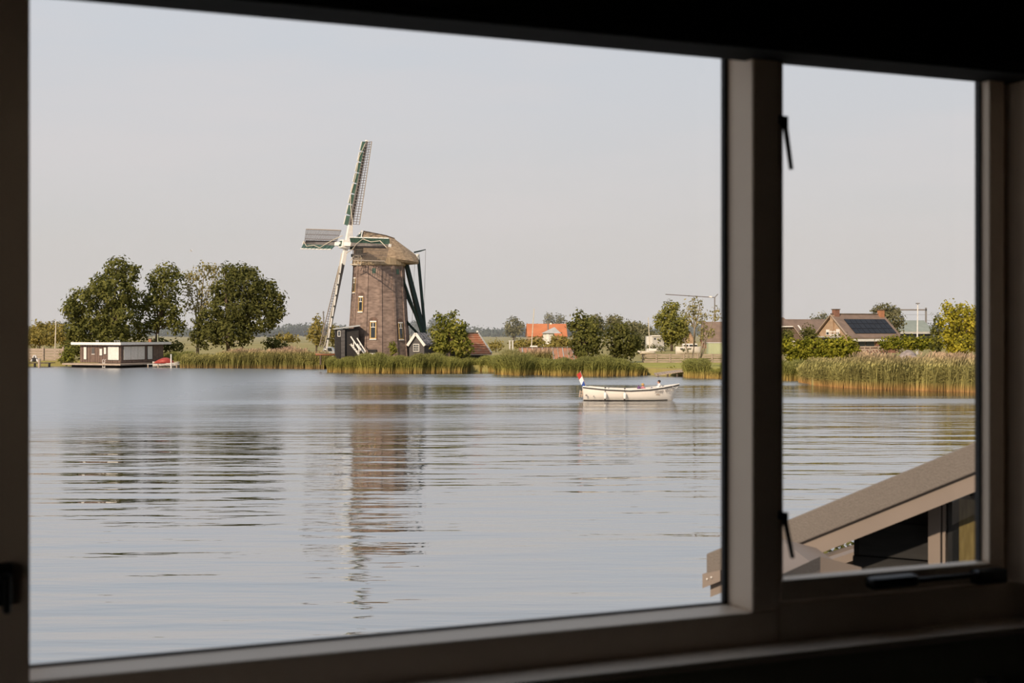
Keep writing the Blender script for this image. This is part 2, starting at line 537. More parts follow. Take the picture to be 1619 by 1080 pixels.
# ------------------------------------------------------------------ lake and land
o = MB()
o.v += [(-1500, -60, 0), (1500, -60, 0), (1500, 2600, 0), (-1500, 2600, 0)]
o.f.append((0, 1, 2, 3))
struct(o.build('lake', M['water']), 'wide calm lake with wind ripples and reflections')
shore = [(-700, 579), (40, 579), (95, 579.5), (240, 580), (290, 582), (512, 583.5), (520, 588), (650, 589), (735, 588), (780, 588.5), (786, 592), (858, 592.5), (1015, 593.5), (1040, 594), (1090, 596), (1140, 598), (1232, 601), (1272, 601.5), (1292, 610), (1400, 615), (1540, 619), (1700, 627)]
pts = [(gx(px, wY(r)), wY(r)) for px, r in shore] + [(62, 84), (160, 62), (1490, 62), (1490, 2550), (-1490, 2550), (-1490, 183)]
o = MB()
o.prism([Vector((x, y, -.6)) for x, y in [(x, y + (2.0 if y < 182 else 0)) for x, y in pts]], (0, 0, LAND + .6))
struct(o.build('ground', M['meadow']), 'flat grassy polder land behind the lake shore')

# ------------------------------------------------------------------ room and window (s along the wall, D distance from the viewer's foot, z)
WD, WN = Vector((.914, .405, 0)).normalized(), Vector((-.405, .914, 0)).normalized()
def Wp(s, D, z): return WD * s + WN * D + Vector((0, 0, z))
S0, S1, B0, ZF, ZC = -.95, 2.9, -2.2, 3.2, 5.50
w = MB()
w.box(S0, .10, 2.15, 2.33, ZF, ZC, Wp).box(2.10, S1, 2.12, 2.33, ZF, ZC, Wp).box(.10, 2.10, 2.15, 2.33, ZF, 4.205, Wp).box(.10, 2.10, 2.15, 2.33, 5.42, ZC, Wp)
struct(w.build('wall_front', M['room_wall']))
V0, V1 = .72, 1.25
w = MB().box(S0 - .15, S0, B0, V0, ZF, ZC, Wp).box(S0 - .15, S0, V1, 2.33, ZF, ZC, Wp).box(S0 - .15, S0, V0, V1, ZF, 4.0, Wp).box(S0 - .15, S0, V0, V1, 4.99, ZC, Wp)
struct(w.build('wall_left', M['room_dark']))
win3 = struct(thing('added_window', 'unseen side window added in the left wall to light the frames', 'window', Wp(S0 - .08, .8, 4.0)))  # added out of view so daylight reaches the frame reveals
MB().box(S0 - .11, S0 - .05, V0, V1, 4.0, 4.06, Wp).build('bottom_rail', M['frame_paint'], win3)
MB().box(S0 - .11, S0 - .05, V0, V1, 4.93, 4.99, Wp).build('top_rail', M['frame_paint'], win3)
for a_ in (V0, V1 - .06): MB().box(S0 - .11, S0 - .05, a_, a_ + .06, 4.06, 4.93, Wp).build('stile', M['frame_paint'], win3)
MB().box(S0 - .083, S0 - .077, V0 + .05, V1 - .05, 4.05, 4.94, Wp).build('pane', M['glass'], win3)
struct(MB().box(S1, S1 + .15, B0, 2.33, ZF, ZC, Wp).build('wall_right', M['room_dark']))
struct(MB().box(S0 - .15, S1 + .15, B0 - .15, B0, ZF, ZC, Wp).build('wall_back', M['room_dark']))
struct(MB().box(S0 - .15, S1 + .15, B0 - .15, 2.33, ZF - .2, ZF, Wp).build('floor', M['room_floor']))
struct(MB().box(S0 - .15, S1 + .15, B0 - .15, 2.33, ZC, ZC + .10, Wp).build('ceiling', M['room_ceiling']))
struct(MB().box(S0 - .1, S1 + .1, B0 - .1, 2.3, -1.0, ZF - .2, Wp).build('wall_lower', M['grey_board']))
FP = M['frame_paint']
win1 = struct(thing('window_1', 'large fixed window pane on the left of the mullion', 'window', Wp(.8, 2.2, 4.2)))
MB().box(.10, 1.50, 2.18, 2.285, 4.205, 4.286, Wp).build('bottom_rail', FP, win1, bevel=.004)
MB().box(.10, .197, 2.18, 2.285, 4.286, 5.42, Wp).build('left_stile', FP, win1)
MB().box(.197, 1.443, 2.205, 2.285, 5.335, 5.42, Wp).build('top_rail', FP, win1)
MB().box(1.443, 1.5005, 2.18, 2.282, 4.286, 5.42, Wp).build('mullion', FP, win1, bevel=.004)
MB().box(1.4345, 1.443, 2.262, 2.273, 4.286, 5.335, Wp).build('gasket', M['gasket'], win1)
MB().box(.197, 1.4345, 2.266, 2.273, 4.286, 4.290, Wp).build('gasket', M['grey_seal'], win1)
MB().box(.19, 1.44, 2.273, 2.279, 4.28, 5.34, Wp).build('pane', M['glass'], win1)
win2 = struct(thing('window_2', 'narrow casement window on the right of the mullion', 'window', Wp(1.8, 2.2, 4.3)))
MB().box(1.5005, 2.10, 2.185, 2.25, 4.205, 4.297, Wp).build('frame_rail', FP, win2, bevel=.004)
MB().box(2.060, 2.10, 2.06, 2.28, 4.297, 5.42, Wp).build('side_lining', FP, win2)
MB().box(2.036, 2.060, 2.215, 2.25, 4.297, 5.42, Wp).build('frame_stile', M['gasket'], win2)
MB().box(1.5005, 2.060, 2.205, 2.25, 5.36, 5.42, Wp).build('frame_head', FP, win2)
MB().box(1.503, 2.033, 2.180, 2.218, 4.300, 4.339, Wp).build('sash_bottom_rail', FP, win2, bevel=.003)
MB().box(1.995, 2.033, 2.180, 2.218, 4.339, 5.36, Wp).build('sash_right_stile', FP, win2, bevel=.003)
MB().box(1.503, 1.512, 2.185, 2.218, 4.339, 5.36, Wp).build('sash_left_stile', FP, win2)
MB().box(1.512, 1.995, 2.19, 2.218, 5.32, 5.36, Wp).build('sash_top_rail', FP, win2)
MB().box(1.990, 1.995, 2.203, 2.216, 4.339, 5.32, Wp).build('sash_gasket', M['gasket'], win2)
MB().box(1.508, 1.992, 2.206, 2.212, 4.33, 5.33, Wp).build('sash_pane', M['glass'], win2)
# the two slim black stay arms at the hinge side, seen against the light
def arm(px0, py0, px1, py1):
    m = MB()
    m.beam(Wp(1.50, 2.196, 0) + Vector((0, 0, gz(py0 - 4, 2.6))), P(px0 + 6, py0, 2.612), .014, .026, up=WN)
    m.beam(P(px0 + 5, py0 - 8, 2.612), P(px0 + 5, py0 + 12, 2.612), .012, .012, up=WN)
    m.beam(P(px0 + 7, py0 + 4, 2.612), P(px1, py1, 2.625), .008, .006, up=WN, w2=.006)
    return m
arm(1234, 192, 1251, 268).build('stay_arm', M['black_metal'], win2, label='upper black stay arm')
arm(1234, 818, 1253, 882).build('stay_arm', M['black_metal'], win2, label='lower black stay arm')
h = MB().box(1.69, 1.80, 2.150, 2.180, 4.312, 4.334, Wp).build('handle', M['black_metal'], win2, bevel=.008, label='black casement stay along the bottom rail')
MB().box(1.79, 1.985, 2.160, 2.172, 4.316, 4.326, Wp).build('bar', M['black_metal'], h, bevel=.003)
MB().box(1.945, 2.02, 2.155, 2.182, 4.302, 4.330, Wp).build('base_plate', M['black_metal'], h, bevel=.005)
h = MB().box(.150, .174, 2.166, 2.18, 4.400, 4.462, Wp).build('latch', M['black_metal'], win1, bevel=.004, label='small black latch')
MB().box(.157, .168, 2.135, 2.166, 4.437, 4.450, Wp).box(.157, .168, 2.135, 2.145, 4.395, 4.45, Wp).build('lever', M['black_metal'], h, bevel=.003)
bl = thing('header_box', 'added black blind cassette across the top of both windows', 'header', Wp(1.1, 2.1, 5.29))
MB().box(.02, 2.12, 2.10, 2.204, 5.2895, 5.46, Wp).build('casing', M['header_black'], bl)  # added box keeps the window head black where its underside would catch light
MB().box(.02, 2.12, 2.098, 2.10, 5.30, 5.31, Wp).build('trim_strip', M['black_metal'], bl)
MB().box(S0 + .01, S1 - .01, 2.10, 2.18, 4.212, 4.228, Wp).build('trim_1', FP, None, bevel=.004, kind='structure', label='narrow window ledge below both windows')
q = P(1566, 1076, 2.74)
q_s = q.dot(WD)
k = thing('wall_switch', 'small pale switch on the dark wall under the right window', 'switch', Wp(q_s, 2.15, q.z))
MB().box(q_s - .024, q_s + .024, 2.118, 2.15, q.z - .045, q.z + .006, Wp).build('switch_box', M['pale_plastic'], k, bevel=.006)
MB().box(q_s - .012, q_s + .012, 2.108, 2.12, q.z - .032, q.z - .006, Wp).build('rocker', M['shutter'], k, bevel=.003)

# ------------------------------------------------------------------ foliage builders
def leaves(rng, lobes, size, dens, clump):
    """leaf cards gathered in clumps on the shells of ellipsoid lobes"""
    A = []
    for c, r in lobes:
        c, r = np.array(c), np.array(r)
        area = 4 * math.pi * ((r[0] * r[1]) ** 1.6 / 3 + (r[0] * r[2]) ** 1.6 / 3 + (r[1] * r[2]) ** 1.6 / 3) ** (1 / 1.6)
        nc = max(6, int(area / (clump * clump) * 1.15))
        per = max(3, int(dens * clump * clump * 3.1 / (size * size)))
        d = rng.normal(size=(nc, 3))
        d /= np.linalg.norm(d, axis=1)[:, None]
        rad = rng.uniform(.5, 1.0, (nc, 1)) ** .45
        cc = c + d * r * rad
        n = nc * per
        ci = np.repeat(np.arange(nc), per)
        off = rng.normal(size=(n, 3)) * clump * .42
        p = cc[ci] + off
        nn = d[ci] * .8 + off / clump * .8 + rng.normal(size=(n, 3)) * .55 + np.array([0, 0, .25])
        A.append((p, nn))
    p = np.concatenate([a[0] for a in A])
    nn = np.concatenate([a[1] for a in A])
    nn /= np.linalg.norm(nn, axis=1)[:, None] + 1e-9
    t = np.cross(nn, rng.normal(size=nn.shape))
    t /= np.linalg.norm(t, axis=1)[:, None] + 1e-9
    b = np.cross(nn, t)
    s = size * rng.uniform(.6, 1.25, (len(p), 1))
    V = np.stack([p - t * s * .62, p + b * s * .36, p + t * s * .62, p - b * s * .36], 1)
    keep = V[:, :, 2].min(1) > .55
    V = V[keep]
    return V.reshape(-1, 3), np.arange(len(V) * 4).reshape(-1, 4)

def px_lobes(lobes, Y, rng, flat=.85):
    out = []
    for px, py, rx, rz in lobes:
        k = Y / F
        rr = max(rx, rz) * k
        out.append(((gx(px, Y), Y + rng.uniform(-.5, .5) * rr, gz(py, Y)), (rx * k, rr * flat, rz * k)))
    return out

def tree(name, label, Y, base, lobes, lmat, size=.42, dens=1.0, clump=.8, trunk=.25, bark='bark', seed=1, group=None, cat='tree', stems=None, base_z=LAND):
    rng = np.random.default_rng(seed)
    rnd = random.Random(seed)
    b = Vector((gx(base, Y), Y, base_z - .05))
    t = thing(name, label, cat, b, group)
    L3 = px_lobes(lobes, Y, rng)
    V, Q = leaves(rng, L3, size, dens, clump)
    np_mesh('crown', M[lmat], V, Q, t)
    m = MB()
    if stems:
        for st in stems:
            q = [P(x, y, Y + rnd.uniform(-.2, .2)) for x, y in st]
            m.tube(q, [trunk * (1 - .8 * i / (len(q) - 1)) for i in range(len(q))], 6)
    else:
        top = max(L3, key=lambda a: a[0][2])[0]
        fork = b.lerp(Vector(top), .38)
        fork.x = b.x + (top[0] - b.x) * .3
        m.tube([b, b.lerp(fork, .5) + Vector((rnd.uniform(-.1, .1), 0, 0)), fork, Vector(top)], [trunk, trunk * .85, trunk * .7, trunk * .15], 7)
        for c, r in L3:
            c = Vector(c)
            if (c - fork).length > 1.0:
                st = b.lerp(fork, rnd.uniform(.7, 1))
                m.tube([st, st.lerp(c, .5) + Vector((0, 0, .15 * (c - st).length)), c], [trunk * .4, trunk * .25, trunk * .06], 5)
    m.build('trunk', M[bark], t, True)
    return t

def reeds(name, label, front, depth, hrange, n, mname, seed, width=.07, plume=0, lean=.18, group='reed beds along the shore'):
    """blades standing along a front line of (px, shoreline row) points"""
    rng = np.random.default_rng(seed)
    pts = np.array([(gx(px, wY(r)), wY(r)) for px, r in front])
    seg = np.linalg.norm(np.diff(pts, axis=0), axis=1)
    cum = np.concatenate([[0], np.cumsum(seg)])
    u = rng.uniform(0, cum[-1], n)
    i = np.clip(np.searchsorted(cum, u) - 1, 0, len(seg) - 1)
    f = ((u - cum[i]) / seg[i])[:, None]
    xy = pts[i] * (1 - f) + pts[i + 1] * f
    v = rng.uniform(0, 1, n) ** 1.3
    wob = .5 * np.sin(u * 1.3 + seed) + .35 * np.sin(u * 3.7 + seed * 2) + .2 * np.sin(u * 9)
    xy[:, 1] += v * depth + wob * .5 * (1 - v)
    h0 = .93 * np.interp(u, np.linspace(0, cum[-1], len(hrange)), hrange)
    hm = 1 + .10 * np.sin(u * .9 + seed) + .07 * np.sin(u * 2.9 + 1)
    h = h0 * hm * rng.uniform(.72, 1.08, n) * (.8 + .2 * np.minimum(1, v * 3 + .2))
    ang = rng.uniform(0, math.pi, n)
    la = rng.uniform(0, 2 * math.pi, n)
    le = np.abs(rng.normal(0, lean, n)) * h
    dx, dy = np.cos(la) * le + .06 * h, np.sin(la) * le
    wx, wy = np.cos(ang) * width / 2, np.sin(ang) * width / 2
    B = np.zeros((n, 6, 3))
    for k, (t, wd) in enumerate(((0, .6), (.55, 1.0), (1, .12))):
        cx_, cy_, cz_ = xy[:, 0] + dx * t * t, xy[:, 1] + dy * t * t, -.12 + (h + .12) * t
        B[:, 2 * k] = np.stack([cx_ - wx * wd, cy_ - wy * wd, cz_], 1)
        B[:, 2 * k + 1] = np.stack([cx_ + wx * wd, cy_ + wy * wd, cz_], 1)
    idx = (np.arange(n) * 6)[:, None]
    Q = np.concatenate([idx + np.array([[0, 1, 3, 2]]), idx + np.array([[2, 3, 5, 4]])])
    V = B.reshape(-1, 3)
    # drooping side blades
    k = int(n * 1.8)
    s = rng.integers(0, n, k)
    t0 = rng.uniform(.35, .9, k)
    sx, sy, sz = xy[s, 0] + dx[s] * t0 ** 2, xy[s, 1] + dy[s] * t0 ** 2, h[s] * t0
    a2 = rng.uniform(0, 2 * math.pi, k)
    ln = rng.uniform(.25, .55, k) * np.minimum(1, h[s] / 2)
    ex, ey, ez = sx + np.cos(a2) * ln, sy + np.sin(a2) * ln, np.minimum(sz + ln * rng.uniform(-.1, .7, k), h[s] * 1.05)
    px_, py_ = -np.sin(a2) * width * .45, np.cos(a2) * width * .45
    B2 = np.stack([np.stack([sx - px_, sy - py_, sz], 1), np.stack([sx + px_, sy + py_, sz + .03], 1), np.stack([ex, ey, ez], 1), np.stack([(sx + ex) / 2 - px_, (sy + ey) / 2 - py_, (sz + ez) / 2 + .06], 1)], 1)
    Q = np.concatenate([Q, len(V) + np.arange(k * 4).reshape(-1, 4)])
    V = np.concatenate([V, B2.reshape(-1, 3)])
    if plume:
        s = rng.choice(n, int(n * plume), replace=False)
        tx, ty, tz = xy[s, 0] + dx[s], xy[s, 1] + dy[s], h[s]
        a3 = rng.uniform(0, math.pi, len(s))
        cx3, sx3 = np.cos(a3) * .055, np.sin(a3) * .055
        hh = rng.uniform(.22, .38, len(s))
        B3 = np.stack([np.stack([tx, ty, tz - hh * .5], 1), np.stack([tx + cx3, ty + sx3, tz], 1), np.stack([tx + .08, ty, tz + hh * .5], 1), np.stack([tx - cx3, ty - sx3, tz], 1)], 1)
        Q = np.concatenate([Q, len(V) + np.arange(len(s) * 4).reshape(-1, 4)])
        V = np.concatenate([V, B3.reshape(-1, 3)])
    o = np_mesh(name, M[mname], V, Q)
    return tag(o, label, 'reeds', group, 'stuff')

# ------------------------------------------------------------------ windmill
MY = 165.0
MK = MY / F
AX, AY = gx(599, MY), MY
mill = thing('windmill', 'tall brown brick windmill with thatched cap and lattice sails on the far shore', 'windmill', (AX, AY, LAND))
def Mp(px, py, dy=0): return P(px, py, MY + dy)
def ringpt(r, k, z): 
    a = R(9 + 30 * k)
    return Vector((AX + r * math.sin(a), AY - r * math.cos(a), z))
RT = [(LAND - .1, 3.70), (1.9, 3.60), (6.3, 3.27), (10.0, 3.02), (12.25, 2.90)]
def rad_at(z): return float(np.interp(z, [a for a, b in RT], [b for a, b in RT]))
tower = MB().loft([[ringpt(r, k, z) for k in range(12)] for z, r in RT], closed=True).build('tower', M['brick'], mill)
for k in range(12):
    m = MB()
    for (za, ra), (zb, rb) in zip(RT[:-1], RT[1:]):
        m.beam(ringpt(ra + .02, k, za), ringpt(rb + .02, k, zb), .30, .10, up=(math.sin(R(9 + 30 * k)), -math.cos(R(9 + 30 * k)), 0))
    m.build('corner_pilaster', M['brick'], tower)
for z in (4.1, 8.4):
    MB().loft([[ringpt(rad_at(z + dz) * 1.012, k, z + dz) for k in range(12)] for dz in (0, .12)], closed=True).build('string_course', M['brick'], tower)
def mill_window(face, z0, z1, w, kind=0):
    a = R(face)
    n = Vector((math.sin(a), -math.cos(a), 0))
    t = Vector((math.cos(a), math.sin(a), 0))
    cr = math.cos(R(15))
    def q(x, z, d=0):
        return Vector((AX, AY, 0)) + n * (rad_at(z) * cr + d) + t * x + Vector((0, 0, z))
    if kind == 2:
        o = MB().hexa([q(-w / 2, z0, -.2), q(w / 2, z0, -.2), q(w / 2, z0, .03), q(-w / 2, z0, .03), q(-w / 2, z1, -.2), q(w / 2, z1, -.2), q(w / 2, z1, .03), q(-w / 2, z1, .03)]).build('vent_opening', M['mill_green'], mill)
        return
    hw = w / 2
    arc = [(hw * math.cos(x), z1 - hw + hw * 1.0 * math.sin(x)) for x in np.linspace(0, math.pi, 9)]
    outer = [(-hw, z0)] + [(hw, z0)] + arc
    g = 1 - .16
    f = MB().prism([q(x * 1.3, z + (.12 if z > z0 else -.06), -.25) for x, z in outer], n * .29).build('window_arch', M['recess_brick'], mill)  # darker brick paints in the shade of a recess that is not cut
    zl = z1 - hw * 1.0
    MB().hexa([q(-hw * .9, z0, -.1), q(hw * .9, z0, -.1), q(hw * .9, z0, .07), q(-hw * .9, z0, .07), q(-hw * .9, zl, -.1), q(hw * .9, zl, -.1), q(hw * .9, zl, .07), q(-hw * .9, zl, .07)]).build('window_frame', M['ochre'], f)
    MB().hexa([q(-hw * .6, z0 + .15, 0), q(hw * .6, z0 + .15, 0), q(hw * .6, z0 + .15, .085), q(-hw * .6, z0 + .15, .085), q(-hw * .6, zl - .12, 0), q(hw * .6, zl - .12, 0), q(hw * .6, zl - .12, .085), q(-hw * .6, zl - .12, .085)]).build('pane', M['pane_dark'], f)
    m = MB()
    zm = z0 + (zl - z0) * .68
    m.beam(q(-hw * .6, zm, .09), q(hw * .6, zm, .09), .07).beam(q(0, zm, .09), q(0, zl - .12, .09), .05)
    m.build('glazing_bar', M['mill_white'], f)
    MB().beam(q(-hw, z0 - .03, .06), q(hw, z0 - .03, .06), .14, .12).build('sill', M['mill_white'], f)
    MB().beam(q(-hw * .9, zl + .02, .06), q(hw * .9, zl + .02, .06), .08, .14).build('lintel', M['mill_white'], f)
zz = lambda py: gz(py, MY - 3)
mill_window(-66, zz(462), zz(433), .85)
mill_window(-36, zz(493), zz(464), .75)
mill_window(-6, zz(536), zz(503), .80)
mill_window(54, zz(537), zz(505), .80)
mill_window(-6, zz(432), zz(424), .42, 2)
mill_window(54, zz(433), zz(425), .42, 2)
# low cellar window with a white shutter board
a = R(-6)
nn_, tt_ = Vector((math.sin(a), -math.cos(a), 0)), Vector((math.cos(a), math.sin(a), 0))
c0 = Vector((AX, AY, 0)) + nn_ * 3.45
f = MB().beam(c0 + tt_ * -.45 + Vector((0, 0, 1.9)), c0 + tt_ * .45 + Vector((0, 0, 1.9)), .5, 1.1).build('cellar_window', M['tar_board'], mill)
for z in (1.95, 1.55):
    MB().beam(c0 + nn_ * .28 + tt_ * -.33 + Vector((0, 0, z)), c0 + nn_ * .28 + tt_ * .33 + Vector((0, 0, z)), .05, .2).build('shutter_board', M['mill_white'], f)

CN = Vector((-math.sin(R(59)), -math.cos(R(59)), 0))     # the way the cap faces
CL = Vector((math.cos(R(59)), -math.sin(R(59)), 0))      # its side nearest the lake
def C(u, v, z): return Vector((AX, AY, z)) + CN * u + CL * v
skirt = MB()
def sk(r, z): return [Vector((AX + r * math.sin(R(15 * k)), AY - r * math.cos(R(15 * k)), z)) for k in range(24)]
skirt.loft([sk(3.0, 12.05), sk(3.12, 12.15), sk(3.05, 12.95)], closed=True).build('cap_skirt', M['reed_board'], mill)
def sec(u0, zr, um, vm, zm, ue, ve, ze, sh=.35):
    r = []
    prof = [(ue + .0, -ve * .93, ze - .25), (ue, -ve, ze), ((um + ue) / 2, -(vm + ve) / 2 - sh * .4, (zm + ze) / 2), (um, -vm, zm), ((u0 + um) / 2, -vm / 2 - .06, (zr + zm) / 2 + .05)]
    r = [C(*p) for p in prof] + [C(u0, 0, zr)] + [C(p[0], -p[1], p[2]) for p in prof[::-1]]
    return r
cap = MB().loft([sec(1.9, 16.03, 2.5, .86, 15.05, 2.3, 2.1, 13.0), sec(.6, 15.85, .6, 1.15, 14.9, .6, 2.75, 12.9), sec(-.9, 15.6, -.9, 1.3, 14.7, -.9, 3.05, 12.8),
                 sec(-2.0, 15.32, -2.0, 1.25, 14.4, -2.0, 2.95, 12.7), sec(-3.2, 14.55, -3.2, 1.05, 13.9, -3.3, 2.45, 12.6), sec(-4.3, 13.85, -4.4, .6, 13.4, -4.35, 1.5, 12.6), sec(-4.75, 13.5, -4.8, .3, 13.2, -4.8, .8, 12.75)], closed=True)
capo = cap.build('thatched_cap', M['thatch'], mill)
MB().tube([C(1.95, 0, 16.05), C(-.9, 0, 15.63), C(-2.0, 0, 15.34)], .09, 6).build('ridge', M['bark'], mill)
gab = MB().prism([C(2.02, 0, 16.05), C(2.64, -.95, 15.02), C(2.64, .95, 15.02)], CN * .12).build('front_gable', M['mill_green'], mill)
for v in (-1, 1):
    MB().beam(C(2.1, 0, 16.1), C(2.76, v * 1.0, 15.0), .16, .10, up=CN).build('barge_board', M['mill_white'], gab)
MB().beam(C(2.8, -1.0, 15.0), C(2.8, 1.0, 15.0), .12, .14).build('barge_board', M['mill_white'], gab)
for i in range(3):
    zz_ = 15.2 + i * .25
    MB().beam(C(2.72 - i * .15, -.75 + i * .22, zz_), C(2.72 - i * .15, .75 - i * .22, zz_), .03, .04).build('gable_slat', M['mill_dark_green'], gab)
# front beam frame under the shaft
MB().beam(C(2.6, -1.6, 13.3), C(2.6, 1.6, 13.3), .4, .35).build('breast_beam', M['mill_dark_green'], mill)
MB().beam(C(2.3, 0, 12.4), C(2.7, 0, 14.2), 1.1, .4).build('storm_shield', M['mill_dark_green'], mill)
# little white platform railing at the cap's near front corner
m = MB()
rail = [Mp(*p, -4) for p in ((554, 418), (570, 419), (572, 411), (570, 405), (560, 404), (554, 412))]
m.tube(rail, .06, 5)
m.tube([Mp(560, 409, -4), Mp(568, 409, -4)], .05, 5).tube([Mp(560, 404, -4), Mp(561, 418, -4)], .04, 5).tube([Mp(566, 405, -4), Mp(566, 418, -4)], .04, 5)
m.build('brake_frame', M['rope'], mill)
# windshaft, hub and sails
T_, PH = R(10.4), R(3.6)
SN = CN * math.cos(T_) + Vector((0, 0, math.sin(T_)))
SU = Vector((0, 0, math.cos(T_))) - CN * math.sin(T_)
SH = CL
HUB = C(4.28, 0, 14.45)
MB().tube([HUB + SN * .35, HUB - SN * 1.0, HUB - SN * 3.2], [.42, .42, .36], 12).build('windshaft', M['mill_dark_green'], mill, True)
ph = MB().beam(HUB - SN * .5, HUB + SN * .55, .95, .95, up=SU).build('poll_end', M['mill_white'], mill, bevel=.05)
MB().beam(HUB + SN * .55, HUB + SN * .62, .6, .6, up=SU).build('poll_plate', M['mill_green'], ph)
MB().tube([HUB + SN * .62, HUB + SN * .72], .16, 10).build('poll_boss', M['mill_white'], ph)
RS = 12.15
names = ['upper sail', 'sail reaching right in front of the cap', 'lower sail in front of the ladder side', 'sail reaching left']
for k in range(4):
    ang = math.pi / 2 * k + PH
    a = SU * math.cos(ang) + SH * math.sin(ang)
    b = SH * math.cos(ang) - SU * math.sin(ang)
    c0 = HUB + SN * (.12 if k % 2 else -.18)
    tw = lambda r: R(16) * (1 - r / RS) - R(4) * r / RS
    def sp_(r, x, off=0):
        w_ = tw(r)
        bb = b * math.cos(w_) - SN * math.sin(w_)
        nn = SN * math.cos(w_) + b * math.sin(w_)
        return c0 + a * r + bb * x + nn * off
    st = MB().beam(c0 - a * .3, c0 + a * 2.3, .42, .42, up=SN).build('sail', M['mill_white'], mill, label=names[k])
    MB().beam(c0 + a * 2.2, c0 + a * RS, .40, .36, up=SN, w2=.22, h2=.18).build('stock', M['stock_paint'], st)
    # leading boards, each set at its own slant, with a white edge strip
    nb = 8
    for j in range(nb):
        r0, r1 = 2.15 + (RS - 2.15) * j / nb, 2.15 + (RS - 2.15) * (j + 1) / nb
        i0, i1 = .10, .80 - .012 * j
        cant = .30
        A_, B_ = sp_(r0, -i0, .05), sp_(r1 - .05, -i0, .05)
        C_, D_ = sp_(r1 - .05, -i1, cant * .9), sp_(r0 + .16, -i1, cant)
        off = SN * .04
        MB().hexa([A_ - off, B_ - off, C_ - off, D_ - off, A_ + off, B_ + off, C_ + off, D_ + off]).build('leading_board', M['mill_green'], st)
        MB().beam(D_ + SN * .03, C_ + SN * .03, .10, .13, up=SN).build('board_edge', M['mill_white'], st)
    m = MB()
    for j in range(33):
        r = 2.45 + (RS - 2.6) * j / 32
        m.beam(sp_(r, .05), sp_(r, 1.72), .046, .046, up=SN)
    for x in (.55, 1.1, 1.70):
        for j in range(6):
            r0, r1 = 2.45 + (RS - 2.6) * j / 6, 2.45 + (RS - 2.6) * (j + 1) / 6
            m.beam(sp_(r0, x), sp_(r1, x), .05, .05, up=SN)
    m.build('lattice', M['lath'], st, kind='stuff')
    m = MB()
    for j in range(6):
        r0, r1 = 2.45 + (RS - 2.6) * j / 6, 2.45 + (RS - 2.6) * (j + 1) / 6
        m.beam(sp_(r0, 1.74, .02), sp_(r1, 1.74, .02), .08, .07, up=SN)
    m.build('hem_lath', M['hem_sunlit'], st)  # outer lath coloured paler to carry its sunlit edge
    m = MB()
    for j in range(26):
        r = 2.6 + (RS - 3.4) * j / 25
        m.beam(sp_(r, -.05, .06), sp_(r, .34, .06), .15, .14, up=SN)
    m.build('bar_stubs', M['dark_strip'], st, kind='stuff')
    rp_ = [(RS - .3, .25), (RS - 1.9, -.42), (RS - 4.2, -.30), (RS - 6.3, -.62), (RS - 7.7, -.15), (2.9, .5), (1.0, 1.0)]
    m = MB()
    m.tube([sp_(r, x, .36 if x < .2 else .2) for r, x in rp_], .045, 5)
    m.build('sail_rope', M['rope'], st)
    MB().beam(c0 + a * (RS - .02), c0 + a * (RS + .12), .34, .26, up=SN).build('stock_tip', M['mill_white'], st)
# tail: braces and pole behind the cap, meeting at the winch
dg = M['mill_dark_green']
foot = Mp(674, 545, 3)
tail = MB().beam(Mp(641, 412, 2), foot, .42, .42, up=CN, w2=.56, h2=.56).build('tail_pole', dg, mill)
for p, q, w_ in ((Mp(627, 413, -1.5), Mp(671.5, 540, 2.6), .24), (Mp(661, 406, 3), Mp(674, 545, 3), .27), (Mp(637, 455, 4), Mp(667, 520, 3.2), .22), (Mp(643, 509, 0), Mp(675, 543, 2.8), .28)):
    MB().beam(p, q, w_, w_, up=CN).build('tail_brace', dg, tail)
MB().beam(foot, Mp(677, 570, 3), .55, .5, up=CN).build('winch_post', M['weather_wood'], tail)
MB().tube([Mp(677, 556, 2.6), Mp(677, 556, 3.4)], 1.0, 14).tube([Mp(677, 556, 2.3), Mp(677, 556, 3.7)], .2, 8).build('winch_wheel', M['bark'], tail, kind='stuff')
MB().beam(Mp(641, 410, 2), Mp(661, 408, 3.5), .45, .45).build('tail_beam', M['mill_white'], tail)
MB().tube([Mp(660.5, 402, 3), Mp(660.5, 411, 3)], .22, 8).build('beam_end', M['mill_white'], tail)
MB().tube([Mp(655, 399, 2), Mp(664, 397, 2.6), Mp(673, 394.5, 3)], [.10, .09, .05], 6).build('rear_boom', M['mill_dark_green'], tail)
MB().tube([Mp(673, 395, 3), Mp(671, 470, 3), Mp(669, 545, 3)], .018, 4).tube([Mp(656, 412, 2.4), Mp(653, 470, 2.4), Mp(650, 560, 2.4)], .018, 4).build('rope_line', M['lath'], tail)

# porch shed at the mill's left foot
sh = thing('porch_shed', 'small black boarded porch shed against the left foot of the mill', 'shed', (gx(550, 161), 161, LAND))
T = frame((gx(546, 160.2), 160.2, 0), R(-38))
zt0, zt1 = gz(521, 160.5), gz(517.5, 160.5)
T2 = frame((gx(545, 160.0), 160.0, 0), R(12))
px = 160 / F
MB().box(-.95, 0, 0, 2.2, LAND, zt0, T2).box(0, 1.6, .25, 2.2, LAND, zt0 + .1, T2).build('wall', M['tar_board'], sh)
for i in range(9):
    z = LAND + .05 + i * (zt0 - LAND) / 9
    MB().box(-.42, .02, -.05, .02, z, z + (zt0 - LAND) / 9 - .03, T2).build('cladding_board', M['grey_board'], sh)
d = MB().box(-.86, -.46, -.05, .02, LAND + .1, zt0 - .75, T2).build('door', M['tar_board'], sh)
f = MB().box(-.80, -.48, -.06, .02, zt0 - .80, zt0 - .12, T2).build('window', M['mill_white'], sh)
MB().box(-.74, -.54, -.08, -.05, zt0 - .73, zt0 - .19, T2).build('pane', M['pane_dark'], f)
